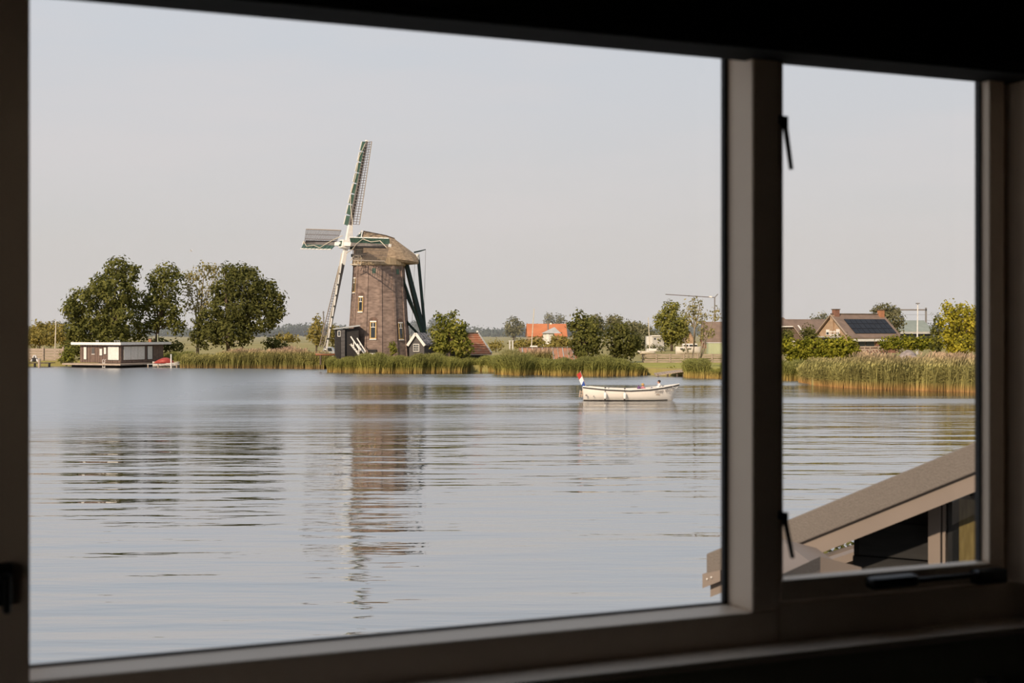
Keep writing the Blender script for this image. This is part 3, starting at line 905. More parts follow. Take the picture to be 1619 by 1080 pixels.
MB().hexa([T2(-1.15, -.3, zt0), T2(1.7, -.3, zt1 + .12), T2(1.7, 2.3, zt1 + .12), T2(-1.15, 2.3, zt0), T2(-1.15, -.3, zt0 + .12), T2(1.7, -.3, zt1 + .26), T2(1.7, 2.3, zt1 + .26), T2(-1.15, 2.3, zt0 + .12)]).build('roof', M['zinc'], sh)
st = thing('porch_stairs', 'steep wooden stairs with white handrails below the porch shed', 'stairs', (gx(565, 158.5), 158.5, LAND))
for dy, off in ((-1.0, 0), (.5, 10)):
    b_ = 159.5 + dy
    MB().beam(P(554.5 + off, 532 + off * .25, b_), P(568 + off, 552 + off * .4, b_), .09, .13).build('handrail', M['mill_white'], st)
    MB().beam(P(554.5 + off, 544, b_), P(568 + off, 561, b_), .10, .2).build('stringer', M['mill_white'], st)
    for t_ in (.35, .95):
        q = P(554.5 + off, 532 + off * .25, b_).lerp(P(568 + off, 552 + off * .4, b_), t_)
        MB().beam(q, q - Vector((0, 0, .95)), .08, .08, up=(0, 1, 0)).build('baluster_post', M['mill_white'], st)
for i in range(7):
    q = P(555, 545, 159.2).lerp(P(572, 563, 159.2), i / 6)
    MB().box(q.x - .1, q.x + .22, q.y - .75, q.y + .75, q.z - .03, q.z + .03).build('tread', M['weather_wood'], st)

# ------------------------------------------------------------------ motor boat on the lake
BY = wY(635) + 1.0
bs = BY / F
boat = thing('motor_boat', 'white open motor boat with a tricolour flag crossing the lake', 'boat', (gx(990, BY), BY, 0))
x0, x1 = gx(921, BY), gx(1074, BY)
BLN = x1 - x0
sta = [(-.002, .70, .96, -.25, .05), (.06, .86, .915, -.28, .02), (.25, 1.0, .80, -.3, 0), (.48, 1.05, .74, -.3, 0), (.68, .98, .80, -.28, 0), (.84, .70, .93, -.22, 0), (.94, .32, 1.03, -.12, 0), (1.0, .03, 1.10, .08, 0)]
def hsec(t, hb, sheer, keel, rk, k=1.0):
    xb = x0 + BLN * t
    pr = [(1.0, 1.0), (.97, .75), (.90, .45), (.78, .2), (.55, .02), (.25, -.6), (0, -1.0)]
    r = []
    for y_, z_ in pr:
        z = sheer * z_ if z_ > 0 else -keel * z_
        rake = (1 - max(z, 0) / max(sheer, .01)) * (-.10 * (t > .9) - .07 * (t > .8) + .0) * BLN * .42 + (1 - z / sheer) * rk * 1.2
        r.append(Vector((xb + rake, BY - hb * y_ * k, z)))
    return r + [Vector((p.x, 2 * BY - p.y, p.z)) for p in r[-2::-1]]
hull = MB().loft([hsec(*s) for s in sta]).build('hull', M['hull_white'], boat, True)
# inside: sole and inner skin so the boat is open
inn = [[Vector((p.x, BY + (p.y - BY) * .86, max(p.z, .22) + (.03 if p.z > .5 else 0))) for p in hsec(*s)] for s in sta[:-1]]
MB().loft(inn, caps=False).build('inner_hull', M['hull_inside'], hull, True)
gun = MB()
for sgn in (-1, 1):
    secs = []
    for t, hb, shr, kl, rk in sta:
        xx, yy = x0 + BLN * t, BY + sgn * hb * 1.0
        secs.append([Vector((xx, yy - sgn * .16 * min(1, hb * 3), shr + .0)), Vector((xx, yy + sgn * .02, shr)), Vector((xx, yy + sgn * .02, shr + .06)), Vector((xx, yy - sgn * .16 * min(1, hb * 3), shr + .06))])
    gun.loft(secs, closed=True)
gun.build('gunwale', M['mill_white'], boat)
st_ = MB()
for sgn in (-1, 1):
    st_.loft([[Vector((x0 + BLN * t, BY + sgn * (hb * 1.0 + q0), shr - z_)) for q0, z_ in ((0, .0), (.05, .0), (.05, .075), (0, .075))] for t, hb, shr, kl, rk in sta], closed=True)
st_.build('rubbing_strake', M['dark_strip'], boat)
wl = MB()
for sgn in (-1, 1):
    secs = []
    for s in sta[:-1]:
        h_ = hsec(*s)
        q = h_[3] if sgn < 0 else h_[-4]
        q2 = h_[4] if sgn < 0 else h_[-5]
        lo_ = q2.lerp(q, .05); hi_ = q2.lerp(q, .42)
        e = Vector((0, sgn * .03, 0))
        secs.append([lo_ + e, hi_ + e, hi_ - e, lo_ - e])
    wl.loft(secs, closed=True)
wl.build('boot_stripe', M['dark_strip'], boat)
for px_, z_ in ((955, .0), (985.5, .0)):
    t_ = (gx(px_, BY) - x0) / BLN
    hb = float(np.interp(t_, [s[0] for s in sta], [s[1] for s in sta]))
    shz = float(np.interp(t_, [s[0] for s in sta], [s[2] for s in sta]))
    c = Vector((gx(px_, BY), BY - hb - .16, 0))
    fd = MB().tube([c + Vector((0, 0, z)) for z in (.62, .57, .50, .26, .20, .17)], [.03, .08, .10, .10, .07, .03], 10).build('fender', M['mill_white'], boat, True)
    MB().ell(c + Vector((-.01, 0, .15)), (.06, .06, .06), 8, 6).build('fender_end', M['dark_strip'], fd)
    MB().tube([c + Vector((0, 0, .6)), c + Vector((0, .17, shz + .05))], .018, 5).build('fender_rope', M['dark_strip'], fd)
    MB().ell(c + Vector((.02, .2, shz + .09)), (.06, .04, .05), 8, 5).build('cleat', M['dark_strip'], fd)
MB().ell(Vector((gx(961, BY), BY - .85, .84)), (.05, .05, .07), 8, 5).build('rail_knob', M['dark_strip'], boat)
for px_, pz in ((927, 625), (938.5, 626.5)):
    c = P(px_, pz, BY - .88)
    MB().tube([c, c + Vector((0, -.06, 0))], .07 if px_ < 930 else .04, 8).build('drain_port', M['steel'], boat)
lad = MB()
for dx in (0, 4):
    lad.tube([P(917.5 + dx, 617, BY - .3), P(917 + dx, 622, BY - .3), P(916 + dx, 628, BY - .3)], .05, 6)
for z in (620, 624, 627): lad.tube([P(917, z, BY - .3), P(921, z, BY - .3)], .03, 5)
lad.tube([P(920, 618.5, BY - .3), P(924, 620, BY - .3)], .04, 5)
lad.build('swim_ladder', M['weather_wood'], boat)
cv = bpy.data.curves.new('lettering', 'FONT')
cv.body = 'Sloep Van R'
cv.size, cv.shear, cv.extrude, cv.align_x = .42, .3, .004, 'LEFT'
tmp = bpy.data.objects.new('lettering_curve', cv)
COL.objects.link(tmp)
bpy.context.view_layer.update()
lme = bpy.data.meshes.new_from_object(tmp.evaluated_get(bpy.context.evaluated_depsgraph_get()))
bpy.data.objects.remove(tmp)
lme.materials.clear()
lme.materials.append(M['steel'])
lt = bpy.data.objects.new('lettering', lme)
COL.objects.link(lt)
lt.matrix_world = Matrix.Translation((gx(1032.5, BY), BY - 1.0, .54)) @ Euler((R(90 - 8), R(-5.0), R(24)), 'XYZ').to_matrix().to_4x4() @ Matrix.Diagonal((.74, .70, 1, 1))
lt.parent = boat
lt.matrix_parent_inverse = Matrix.Translation(boat.location).inverted()
# bow rope
MB().tube([Vector((x1 - .05, BY - .05, 1.02)), Vector((x1 - .25, BY - .25, .82)), Vector((x1 - .5, BY - .45, .95))], .02, 5).build('bow_rope', M['mill_white'], boat)
# flag on its slanting staff
fl = thing('boat_flag', 'red white and blue striped flag on a slanting staff at the boat stern', 'flag', P(927, 612, BY))
pa, pb = P(927.5, 613, BY), P(917.3, 586.5, BY)
MB().tube([pa, pb], .022, 6).build('staff', M['weather_wood'], fl)
ax = (pb - pa)
for i, key in enumerate(('flag_blue', 'flag_white', 'flag_red')):
    secs = []
    for j in range(7):
        t_ = j / 6
        dn = Vector((-.22 - .12 * i, math.sin(t_ * 6 + .6) * .08, -.95 + .18 * i)) * (.44 * t_)
        lo_, hi_ = pa + ax * (.20 + .25 * i) , pa + ax * (.20 + .25 * (i + 1))
        dn2 = Vector((-.22 - .12 * (i + 1), math.sin(t_ * 6 + .6) * .08, -.95 + .18 * (i + 1))) * (.44 * t_)
        A_, B_ = lo_ + dn, hi_ + dn2
        e = Vector((0, .008, 0))
        secs.append([A_ - e, B_ - e, B_ + e, A_ + e])
    MB().loft(secs, closed=True).build('stripe', M[key], fl, label='flag stripe, ' + key.split('_')[1])

def person(name, label, base, face, shirt, hair, trousers, lean=0, rec=0):
    """seated figure: one skinned body from the pelvis; head, hair and clothes follow it"""
    t = thing(name, label, 'person', base)
    rot = Matrix.Rotation(face, 3, 'Z')
    b = Vector(base)
    def pt(x, y, z): return b + rot @ Vector((x, y, z))
    J = {'pelvis': (0, 0, .12, .13), 'belly': (0, -.02 - rec * .3, .30, .125), 'chest': (0, -.04 - rec * .7, .48, .14), 'neck': (0, -.03 - rec, .62, .055), 'head0': (0, 0 - rec, .70, .075), 'head1': (0, .01 - rec, .78, .095), 'head2': (0, 0 - rec, .86, .07),
         'sl': (-.19, -.04 - rec * .9, .56, .06), 'sr': (.19, -.04 - rec * .9, .56, .06), 'el': (-.27, .08 - rec * .6, .33, .045), 'er': (.27, .08 - rec * .6, .33, .045), 'wl': (-.18, .30, .26, .032), 'wr': (.18, .30, .26, .032), 'hl': (-.15, .38, .26, .038), 'hr': (.15, .38, .26, .038),
         'kl': (-.13, .42, .34, .068), 'kr': (.13, .42, .34, .068), 'al': (-.13, .58, .0, .045), 'ar': (.13, .58, .0, .045), 'tl': (-.13, .72, -.02, .035), 'tr': (.13, .72, -.02, .035), 'hpl': (-.09, .05, .12, .095), 'hpr': (.09, .05, .12, .095)}
    E = [('pelvis', 'belly'), ('belly', 'chest'), ('chest', 'neck'), ('neck', 'head0'), ('head0', 'head1'), ('head1', 'head2'), ('chest', 'sl'), ('chest', 'sr'), ('sl', 'el'), ('sr', 'er'), ('el', 'wl'), ('er', 'wr'), ('wl', 'hl'), ('wr', 'hr'), ('pelvis', 'hpl'), ('pelvis', 'hpr'), ('hpl', 'kl'), ('hpr', 'kr'), ('kl', 'al'), ('kr', 'ar'), ('al', 'tl'), ('ar', 'tr')]
    ks = list(J)
    me = bpy.data.meshes.new('body')
    me.from_pydata([tuple(pt(*J[k][:3])) for k in ks], [(ks.index(x), ks.index(y)) for x, y in E], [])
    o = bpy.data.objects.new('body', me)
    COL.objects.link(o)
    attach(o, t)
    me.materials.append(M['skin'])
    o.modifiers.new('skin', 'SKIN')
    if not me.skin_vertices: return t
    for i, k in enumerate(ks):
        me.skin_vertices[0].data[i].radius = (J[k][3], J[k][3])
    me.skin_vertices[0].data[0].use_root = True
    sb = o.modifiers.new('smooth', 'SUBSURF')
    sb.levels = sb.render_levels = 1
    def sleeve(keys, gr): return [pt(*J[k][:3]) for k in keys], [J[k][3] + gr for k in keys]
    m = MB()
    m.tube(*sleeve(('pelvis', 'belly', 'chest'), .035), 10)
    m.tube([pt(J['sl'][0], J['sl'][1], .57), pt(0, J['chest'][1], .57), pt(J['sr'][0], J['sr'][1], .57)], [.075, .12, .075], 8)
    for s_ in 'lr': m.tube(*sleeve(('s' + s_, 'e' + s_), .02), 8)
    m.build('shirt', M[shirt], t, True)
    m = MB()
    for s_ in 'lr': m.tube(*sleeve(('hp' + s_, 'k' + s_, 'a' + s_), .018), 8)
    m.build('trousers', M[trousers], t, True)
    hc = pt(0, -.025 - rec, .80)
    MB().ell(hc, (.105, .105, .10), 12, 8).build('hair', M[hair], t, True)
    for sx in (-.035, .035): MB().ell(pt(sx, .098 - rec, .775), (.012, .012, .009), 6, 4).build('eye', M['hair_dark'], t)
    MB().ell(pt(0, .115 - rec, .745), (.014, .02, .022), 6, 4).build('nose', M['skin'], t)
    MB().ell(pt(0, .10 - rec, .705), (.03, .01, .008), 6, 4).build('mouth', M['cloth_pink'], t)
    for sx in (-.1, .1): MB().ell(pt(sx, -rec, .765), (.012, .025, .035), 6, 4).build('ear', M['skin'], t)
    return t
person('person', 'person with dark hair and a white shirt seated near the boat bow', (gx(1040, BY), BY - .12, .50), R(88), 'cloth_white', 'hair_dark', 'cloth_blue', rec=.06)
person('person', 'blond person sitting low amidships in the white boat', (gx(1018, BY), BY + .15, .28), R(-60), 'cloth_pink', 'hair_blond', 'cloth_blue', rec=.05)
MB_ = MB().ell(P(1010, 614, BY - .3), (.11, .10, .15), 10, 7)
bagt = thing('bag', 'small purple bag on the thwart beside the blond person', 'bag', P(1010, 616, BY - .3))
MB_.build('sack', M['cloth_purple'], bagt, True)
MB().tube([P(1008.5, 611.5, BY - .3), P(1010, 608.8, BY - .3), P(1011.5, 611.5, BY - .3)], .02, 5).build('strap', M['cloth_purple'], bagt)
for px_, lab in ((1014, 'thwart'), (1036, 'thwart'), (960, 'thwart')):
    MB().box(gx(px_ - 5, BY), gx(px_ + 5, BY), BY - .78, BY + .78, .42, .48).build('thwart', M['weather_wood'], boat)

# ------------------------------------------------------------------ houseboat, jetties and small boats on the left
HY = 176.0
hk = HY / F
hb_ = thing('houseboat', 'low flat-roofed brown houseboat with white shutters moored under the trees', 'houseboat', (gx(180, HY), HY, 0))
TH = frame((gx(190.5, HY), HY, 0), R(0))
BE = R(25)
def Th(x, y, z):     # x back along the left front (negative = left), y along the right side
    o = Vector((gx(190.5, HY), HY, z))
    return o + Vector((math.cos(BE), -math.sin(BE), 0)) * x + Vector((math.sin(BE), math.cos(BE), 0)) * y
LX, LY = -74 * hk / math.cos(BE), 43 * hk / math.sin(BE) * 1.03
zb, zt = gz(574, HY), gz(545.5, HY)
MB().box(LX, 0, 0, LY, zb, zt, Th).build('cabin_wall', M['brown_board'], hb_)
n_ = 16
for i in range(n_):
    xa = LX * (i + 1) / n_
    MB().box(xa + .02, xa - LX / n_ - .02, -.05, .02, zb, zt, Th).build('wall_board', M['brown_board'], hb_)
for i in range(8):
    ya = LY * i / 8
    MB().box(-.02, .05, ya + .02, ya + LY / 8 - .02, zb, zt, Th).build('wall_board', M['brown_board'], hb_)
zr0, zr1 = gz(545.5, HY), gz(541.5, HY)
MB().box(LX - .85, .45, -.55, LY + .9, zr0, zr1 - .05, Th).build('roof', M['roof_felt'], hb_)
MB().box(LX - .95, .5, -.65, -.55, zr0, zr1, Th).build('fascia', M['white_paint'], hb_)
MB().box(.45, .55, -.6, LY + .95, zr0, zr1, Th).build('fascia', M['white_paint'], hb_)
MB().box(LX - 1.2, 1.6, -1.9, 0, .32, .52, Th).build('deck', M['weather_wood'], hb_)
MB().box(0, 1.6, 0, LY * .55, .32, .52, Th).build('deck', M['weather_wood'], hb_)
MB().box(LX - .6, .3, -.9, LY, -.3, .34, Th).build('pontoon', M['tar_board'], hb_)
kx = lambda px: (px - 190.5) * hk / math.cos(BE)
zy = lambda py: gz(py, HY + 1)
for a_, b2, t_, b_, key in ((124, 129, 549, 568.5, 'shutter'), (153.2, 158.2, 551.5, 562, 'shutter'), (161.2, 165.4, 549.5, 560, 'shutter'), (168.6, 188.5, 548, 569, 'shutter')):
    f = MB().box(kx(a_) - .05, kx(b2) + .05, -.09, -.03, zy(b_) - .06, zy(t_) + .06, Th).build('window_frame', M['dark_strip'], hb_)
    n2 = 4 if a_ == 168 else 1
    for i in range(n2):
        xa, xb = kx(a_) + (kx(b2) - kx(a_)) * i / n2, kx(a_) + (kx(b2) - kx(a_)) * (i + 1) / n2
        MB().box(xa + .01, xb - .01, -.12, -.08, zy(b_), zy(t_), Th).build('blind_panel', M[key], f)
d = MB().box(kx(138), kx(145), -.09, -.03, zb, zy(549), Th).build('door', M['brown_board'], hb_)
MB().box(kx(138.8), kx(144), -.11, -.08, zy(560), zy(550.5), Th).build('door_pane', M['grey_board'], d)
MB().box(kx(138.5), kx(144.5), -.13, -.08, zy(560.6), zy(559.8), Th).build('letter_rail', M['white_paint'], d)
ky = lambda px: (px - 190.5) * hk / math.sin(BE)
for a_, b2, n2 in ((193, 214.5, 3), (217.5, 222.5, 1)):
    f = MB().box(.03, .09, ky(a_) - .1, ky(b2) + .1, zy(569.5), zy(547.5), Th).build('window_frame', M['dark_strip'], hb_)
    for i in range(n2):
        ya, yb = ky(a_) + (ky(b2) - ky(a_)) * i / n2, ky(a_) + (ky(b2) - ky(a_)) * (i + 1) / n2
        MB().box(.08, .12, ya + .02, yb - .02, zy(569), zy(548), Th).build('blind_panel', M['shutter'], f)
for px_ in (131.5, 134.5, 165.5, 170, 173.5):
    c = Th(kx(px_), 1.5, zr1)
    MB().tube([c - Vector((0, 0, .06)), c + Vector((0, 0, .16)), c + Vector((0, 0, .17)), c + Vector((0, 0, .24))], [.07, .07, .13, .13], 8).build('vent_pipe', M['zinc'], hb_)
c = Th(.0, 5.6, zr1)
ch = MB().box(c.x - .16, c.x + .16, c.y - .2, c.y + .2, c.z - .05, c.z + .42).build('chimney', M['terracotta'], hb_)
MB().box(c.x - .22, c.x + .22, c.y - .26, c.y + .26, c.z + .42, c.z + .5).build('chimney_cap', M['grey_board'], ch)
m = MB()
for px_ in (176, 180):
    q = Th(kx(px_), -1.8, 0)
    m.tube([q + Vector((0, 0, -.1)), q + Vector((0, 0, 1.0)), q + Vector((.1, .2, 1.05))], .035, 5)
for z in (.1, .35, .6): m.tube([Th(kx(176), -1.8, z), Th(kx(180), -1.8, z)], .03, 5)
m.build('boarding_ladder', M['white_paint'], hb_)
# quay boards at the far left
qw = thing('quay_boarding', 'weathered horizontal board wall along the quay left of the houseboat', 'wall', (gx(60, 184), 184, LAND))
for a_, b2 in ((20, 68), (68.5, 100)):
    for i in range(6):
        z = gz(575 - i * 4.4, 184)
        MB().beam((gx(a_, 184), 184, z), (gx(b2, 184), 184 + random.uniform(-.03, .03), z), .10, .31).build('board', M['weather_wood'], qw)
for px_ in (20, 68.3, 100):
    MB().beam((gx(px_, 183.9), 183.85, -.3), (gx(px_, 183.9), 183.85, gz(548.5, 184)), .18, .18, up=(0, 1, 0)).build('post', M['weather_wood'], qw)
jt = thing('left_jetty', 'dark low jetty at the far left edge of the lake', 'jetty', (gx(62, 179), 179, .3))
for i in range(10):
    xa = gx(38 + i * 4.2, 179)
    MB().box(xa, xa + .30, 178.2, 181, .45, .52).build('deck_plank', M['bark'], jt)
for px_ in (42, 55, 78): MB().tube([(gx(px_, 178.4), 178.4, -.5), (gx(px_, 178.4), 178.4, .5)], .14, 7).build('pile', M['tar_board'], jt)
mo = thing('mooring_post', 'pale wooden mooring post standing in the water by the left jetty', 'post', (gx(62, 177), 177, -.2))
MB().tube([(gx(62, 177), 177, -.5), (gx(62, 177), 177, gz(568, 177))], .17, 9).build('shaft', M['weather_wood'], mo)
MB().tube([(gx(62, 177), 177, gz(568, 177)), (gx(62, 177), 177, gz(567, 177))], [.19, .12], 9).build('top_cap', M['zinc'], mo)
tr = thing('trestle', 'dark A-shaped trestle frame on the left jetty', 'trestle', (gx(55, 180), 180, .5))
for x_ in (49, 54): MB().beam(P(x_, 572, 180), P(55 if x_ == 54 else 54, 562, 180.3), .14).build('leg', M['white_paint'] if x_ == 49 else M['tar_board'], tr)
MB().beam(P(60, 572, 180), P(55, 562, 180.3), .16).build('leg', M['white_paint'], tr)
MB().beam(P(50, 569, 180.1), P(59, 569, 180.1), .1, .5).build('panel', M['tar_board'], tr)
fp = thing('flagpole', 'thin pale bare flagpole behind the board quay wall', 'pole', (gx(88, 188), 188, LAND))
MB().tube([(gx(86.5, 188), 188, LAND), (gx(88.5, 188), 188, gz(509, 188))], [.10, .06], 7).build('pole', M['rope'], fp)
MB().ell((gx(88.5, 188), 188, gz(508.6, 188)), (.1, .1, .08), 8, 5).build('top_knob', M['mill_white'], fp)
rb = thing('covered_boat', 'small boat under a red tarpaulin right of the houseboat', 'boat', (gx(258, 177), 177, .2))
def canoe(name, xa, xb, Y, z0, zs, hb, key, parent, smooth=True, rise=.2):
    secs = []
    n = 9
    for i in range(n):
        t_ = i / (n - 1)
        w_ = hb * max(.05, math.sin(math.pi * (.08 + .84 * t_)) ** .7)
        s_ = zs + rise * abs(2 * t_ - 1) ** 2.5
        x = xa + (xb - xa) * t_
        half = [(1, s_), (.92, z0 + (s_ - z0) * .5), (.6, z0 + (s_ - z0) * .12), (0, z0)]
        secs.append([Vector((x, Y - w_ * a_, z)) for a_, z in half] + [Vector((x, Y + w_ * a_, z)) for a_, z in half[-2::-1]])
    return MB().loft(secs).build(name, M[key], parent, smooth)
xa, xb = gx(242, 177), gx(284, 177)
canoe('hull', xa, xb, 177, .05, .55, .8, 'hull_white', rb)
secs = []
for i in range(9):
    t_ = i / 8
    w_ = .86 * max(.1, math.sin(math.pi * (.1 + .8 * t_)) ** .7)
    pk = .62 + .75 * math.sin(math.pi * min(1, t_ * 1.0)) ** .8 * (.5 + .6 * t_)
    x = xa + (xb - xa) * (.02 + .78 * t_)
    secs.append([Vector((x, 177 - w_, .52)), Vector((x, 177 - w_ * .75, .52 + (pk - .52) * .7)), Vector((x, 177, pk)), Vector((x, 177 + w_ * .75, .52 + (pk - .52) * .7)), Vector((x, 177 + w_, .52))])
MB().loft(secs, closed=True).build('tarpaulin', M['red_paint'], rb, True)
j2 = thing('side_jetty', 'narrow plank jetty beside the red covered boat', 'jetty', (gx(262, 175.5), 175.5, .3))
for i in range(12):
    xa = gx(233 + i * 4.6, 175.5)
    MB().box(xa, xa + .33, 175.2, 176.0, .40, .46).build('plank', M['zinc'], j2)
for px_ in (234, 250, 279.5, 287): MB().tube([(gx(px_, 175.3), 175.3, -.4), (gx(px_, 175.3), 175.3, .42)], .08, 7).build('pile', M['weather_wood'], j2)
pw = thing('jetty_pole', 'slim white pole standing at the narrow jetty by the red boat', 'pole', (gx(270, 175), 175, 0))
MB().tube([(gx(270.5, 175), 175, -.4), (gx(270.5, 175), 175, gz(560.5, 175))], .085, 7).build('shaft', M['pole_white'], pw)
MB().tube([(gx(270.5, 175), 175, gz(560.5, 175)), (gx(270.5, 175), 175, gz(559.8, 175))], [.10, .05], 7).build('top_cap', M['zinc'], pw)
gp = thing('garden_pole', 'thin greenish pole behind the houseboat roof', 'pole', (gx(250, 186), 186, LAND))
MB().tube([(gx(249.5, 186), 186, LAND), (gx(249.5, 186), 186, gz(529, 186))], .06, 6).build('shaft', M['container_green'], gp)
MB().ell((gx(249.5, 186), 186, gz(529, 186)), (.09, .09, .09), 7, 5).build('top_knob', M['zinc'], gp)
# by the mill
rb2 = thing('red_barge', 'low red-brown rowing boat lying on the bank left of the mill', 'boat', (gx(518, 162), 162, LAND))
canoe('hull', gx(499, 162), gx(538, 162), 162, gz(562.5, 162), gz(559.5, 162), .6, 'terracotta', rb2, rise=.06)
canoe('rim', gx(499, 162), gx(538, 162), 162, gz(559.7, 162), gz(558.9, 162), .63, 'weather_wood', rb2, rise=.06)
for px_ in (507, 530): MB().box(gx(px_, 162) - .08, gx(px_, 162) + .08, 161.7, 162.3, LAND, gz(561.5, 162)).build('trestle', M['bark'], rb2)
def car(name, label, px0, px1, Y, top, key):
    t = thing(name, label, 'car', (gx((px0 + px1) / 2, Y), Y, LAND))
    xa, xb = gx(px0, Y), gx(px1, Y)
    L_ = xb - xa
    z0, zt = LAND + .25, top
    pr = [(0, .25), (0, .55), (.04, .62), (.24, .66), (.36, .98), (.50, 1.0), (.72, .98), (.88, .66), (.98, .6), (1, .3), (.97, .25)]
    s_ = (zt - z0 - .0)
    poly = [Vector((xa + L_ * u, Y - .85, z0 + s_ * (v - .25) / .75)) for u, v in pr]
    MB().prism(poly, (0, 1.7, 0)).build('body', M[key], t, bevel=.08)
    for u0, u1 in ((.32, .50), (.53, .76)):
        q = [Vector((xa + L_ * (u0 + (.04 if u0 < .4 else 0)), Y - .87, z0 + s_ * .90)), Vector((xa + L_ * (u1 - (.04 if u1 > .7 else 0)), Y - .87, z0 + s_ * .90)), Vector((xa + L_ * u1, Y - .87, z0 + s_ * .58)), Vector((xa + L_ * u0, Y - .87, z0 + s_ * .58))]
        MB().prism(q, (0, .04, 0)).build('window', M['pane_dark'], t)
    for u in (.2, .8):
        c = Vector((xa + L_ * u, Y - .88, LAND + .32))
        w_ = MB().tube([c, c + Vector((0, .25, 0))], .32, 14).build('wheel', M['dark_strip'], t)
        MB().tube([c - Vector((0, .02, 0)), c], .18, 10).build('hub_cap', M['zinc'], w_)
    return t
car('car', 'silver car parked behind the lower sail of the mill', 503, 534, 195, gz(548.5, 195), 'car_silver')
sp2 = thing('signal_mast', 'thin dark mast left of the lower mill sail', 'pole', (gx(511, 240), 240, LAND))
MB().tube([(gx(513, 240), 240, LAND), (gx(511.3, 240), 240, gz(492, 240))], [.14, .10], 6).build('mast', M['steel'], sp2)
MB().beam((gx(509.5, 240), 240, gz(494, 240)), (gx(513.5, 240), 240, gz(494, 240)), .08).build('crossbar', M['steel'], sp2)

# ------------------------------------------------------------------ houses and sheds
def gable(name, label, o, ang, length, depth, eave, ridge, wall_key, roof_key, over=.25, ov_end=.2, cat='house', thick=.16, roof_label=None):
    """ridge runs along local x (length); local y = depth, near eave at y=0"""
    t = thing(name, label, cat, (o[0], o[1], LAND))
    T = frame((o[0], o[1], 0), ang)
    m = MB().box(0, length, 0, depth, LAND, eave, T)
    for x in (0, length - .12):
        m.prism([T(x, 0, eave), T(x, depth, eave), T(x, depth / 2, ridge)], T(.12, 0, 0) - T(0, 0, 0))
    m.build('wall', M[wall_key], t)
    sl = (ridge - eave) / (depth / 2)
    for s in (0, 1):
        ya = -over if s == 0 else depth + over
        za = eave - over * sl
        q = [T(-ov_end, ya, za), T(length + ov_end, ya, za), T(length + ov_end, depth / 2, ridge), T(-ov_end, depth / 2, ridge)]
        MB().prism(q, (0, 0, thick)).build('roof_slope', M[roof_key], t)
    return t, T, sl

# cottage with white barge boards behind the tail of the mill
cy = 163.5
t, T, sl = gable('cottage', 'small dark boarded cottage with white barge boards right of the mill', (gx(647.5, cy), cy, 0), R(0), .1, .1, 2, 2.1, 'grey_board', 'tile_check')
for ch_ in list(t.children): bpy.data.objects.remove(ch_)
ck = cy / F
TC = frame((gx(657.5, cy), cy, 0), R(-12))
ze, zr = gz(545, cy), gz(528, cy)
MB().box(-.80, 1.0, 0, 4, LAND, ze, TC).prism([TC(-.80, 0, ze), TC(1.0, 0, ze), TC(.02, 0, zr)], TC(0, 4, 0) - TC(0, 0, 0)).build('wall', M['grey_board'], t)
for s, xe in ((-1, -.95), (1, 1.12)):
    MB().beam(TC(.02, -.22, zr + .06), TC(xe, -.22, ze - .12), .1, .30, up=(0, 0, 1)).build('barge_board', M['mill_white'], t)
    MB().hexa([TC(.02, -.2, zr), TC(xe, -.2, ze - .16), TC(xe, 4.2, ze - .16), TC(.02, 4.2, zr), TC(.02, -.2, zr + .14), TC(xe, -.2, ze - .02), TC(xe, 4.2, ze - .02), TC(.02, 4.2, zr + .14)]).build('roof_slope', M['tile_check'], t)
f = MB().box(-.30, .42, -.07, .02, gz(556, cy), gz(543.8, cy), TC).build('window', M['mill_white'], t)
for i in range(3):
    for j in range(3):
        a0, z0 = -.24 + i * .205, gz(556, cy) + .08 + j * .26
        MB().box(a0, a0 + .165, -.09, -.06, z0, z0 + .22, TC).build('pane', M['pane_dark'], f)
wb = MB().beam(TC(1.0, 4.6, ze - .1), TC(3.4, 5.9, ze), .9, .7).build('side_roof', M['tile_check'], t)
MB().box(.9, 2.9, 4.7, 7.0, LAND, ze - .3, TC).build('side_wall', M['tar_board'], t)

# tiled boathouse, the roof slope turned to the lake
ty = 168.0
bh = thing('boathouse', 'dark boarded boathouse with a steep orange tiled roof behind the bush', 'shed', (gx(750, ty), ty, LAND))
TB = frame((gx(776, ty), ty - .6, 0), R(38))
e0, r0 = gz(560, ty - .6), gz(528, ty + 1)
def Tb(x, y, z): return TB(x, y, z)
n = 9
for i in range(n):
    ta, tb = i / n, (i + 1) / n
    ya, yb = 2.62 * ta, 2.62 * tb
    za, zb_ = e0 + (r0 - e0) * ta, e0 + (r0 - e0) * tb
    MB().hexa([Tb(-4.8, ya, za - .05), Tb(0, ya, za - .05), Tb(0, yb, zb_ - .05), Tb(-4.8, yb, zb_ - .05), Tb(-4.8, ya - .05, za + .14), Tb(0, ya - .05, za + .14), Tb(0, yb, zb_ + .06), Tb(-4.8, yb, zb_ + .06)]).build('tile_course', M['tile_orange'], bh)
MB().prism([Tb(-4.8, 2.62, r0), Tb(0, 2.62, r0), Tb(0, 5.24, e0), Tb(-4.8, 5.24, e0)], (0, 0, .1)).build('roof_slope', M['tile_orange'], bh)
MB().beam(Tb(.06, -.1, e0 + .1), Tb(.06, 2.62, r0 + .12), .14, .22).build('verge_board', M['zinc'], bh)
MB().beam(Tb(-4.8, 2.62, r0 + .1), Tb(0, 2.62, r0 + .1), .3, .16).build('ridge_tiles', M['bark'], bh)
MB().ell(Tb(0, 2.62, r0 + .25), (.14, .14, .16), 8, 6).build('finial', M['mill_white'], bh)
MB().beam(Tb(-4.8, -.08, e0 - .03), Tb(.05, -.08, e0 - .03), .1, .14).build('gutter', M['weather_wood'], bh)
MB().box(-4.6, -.1, .2, 5.0, LAND - .5, e0, Tb).build('wall', M['tar_board'], bh)
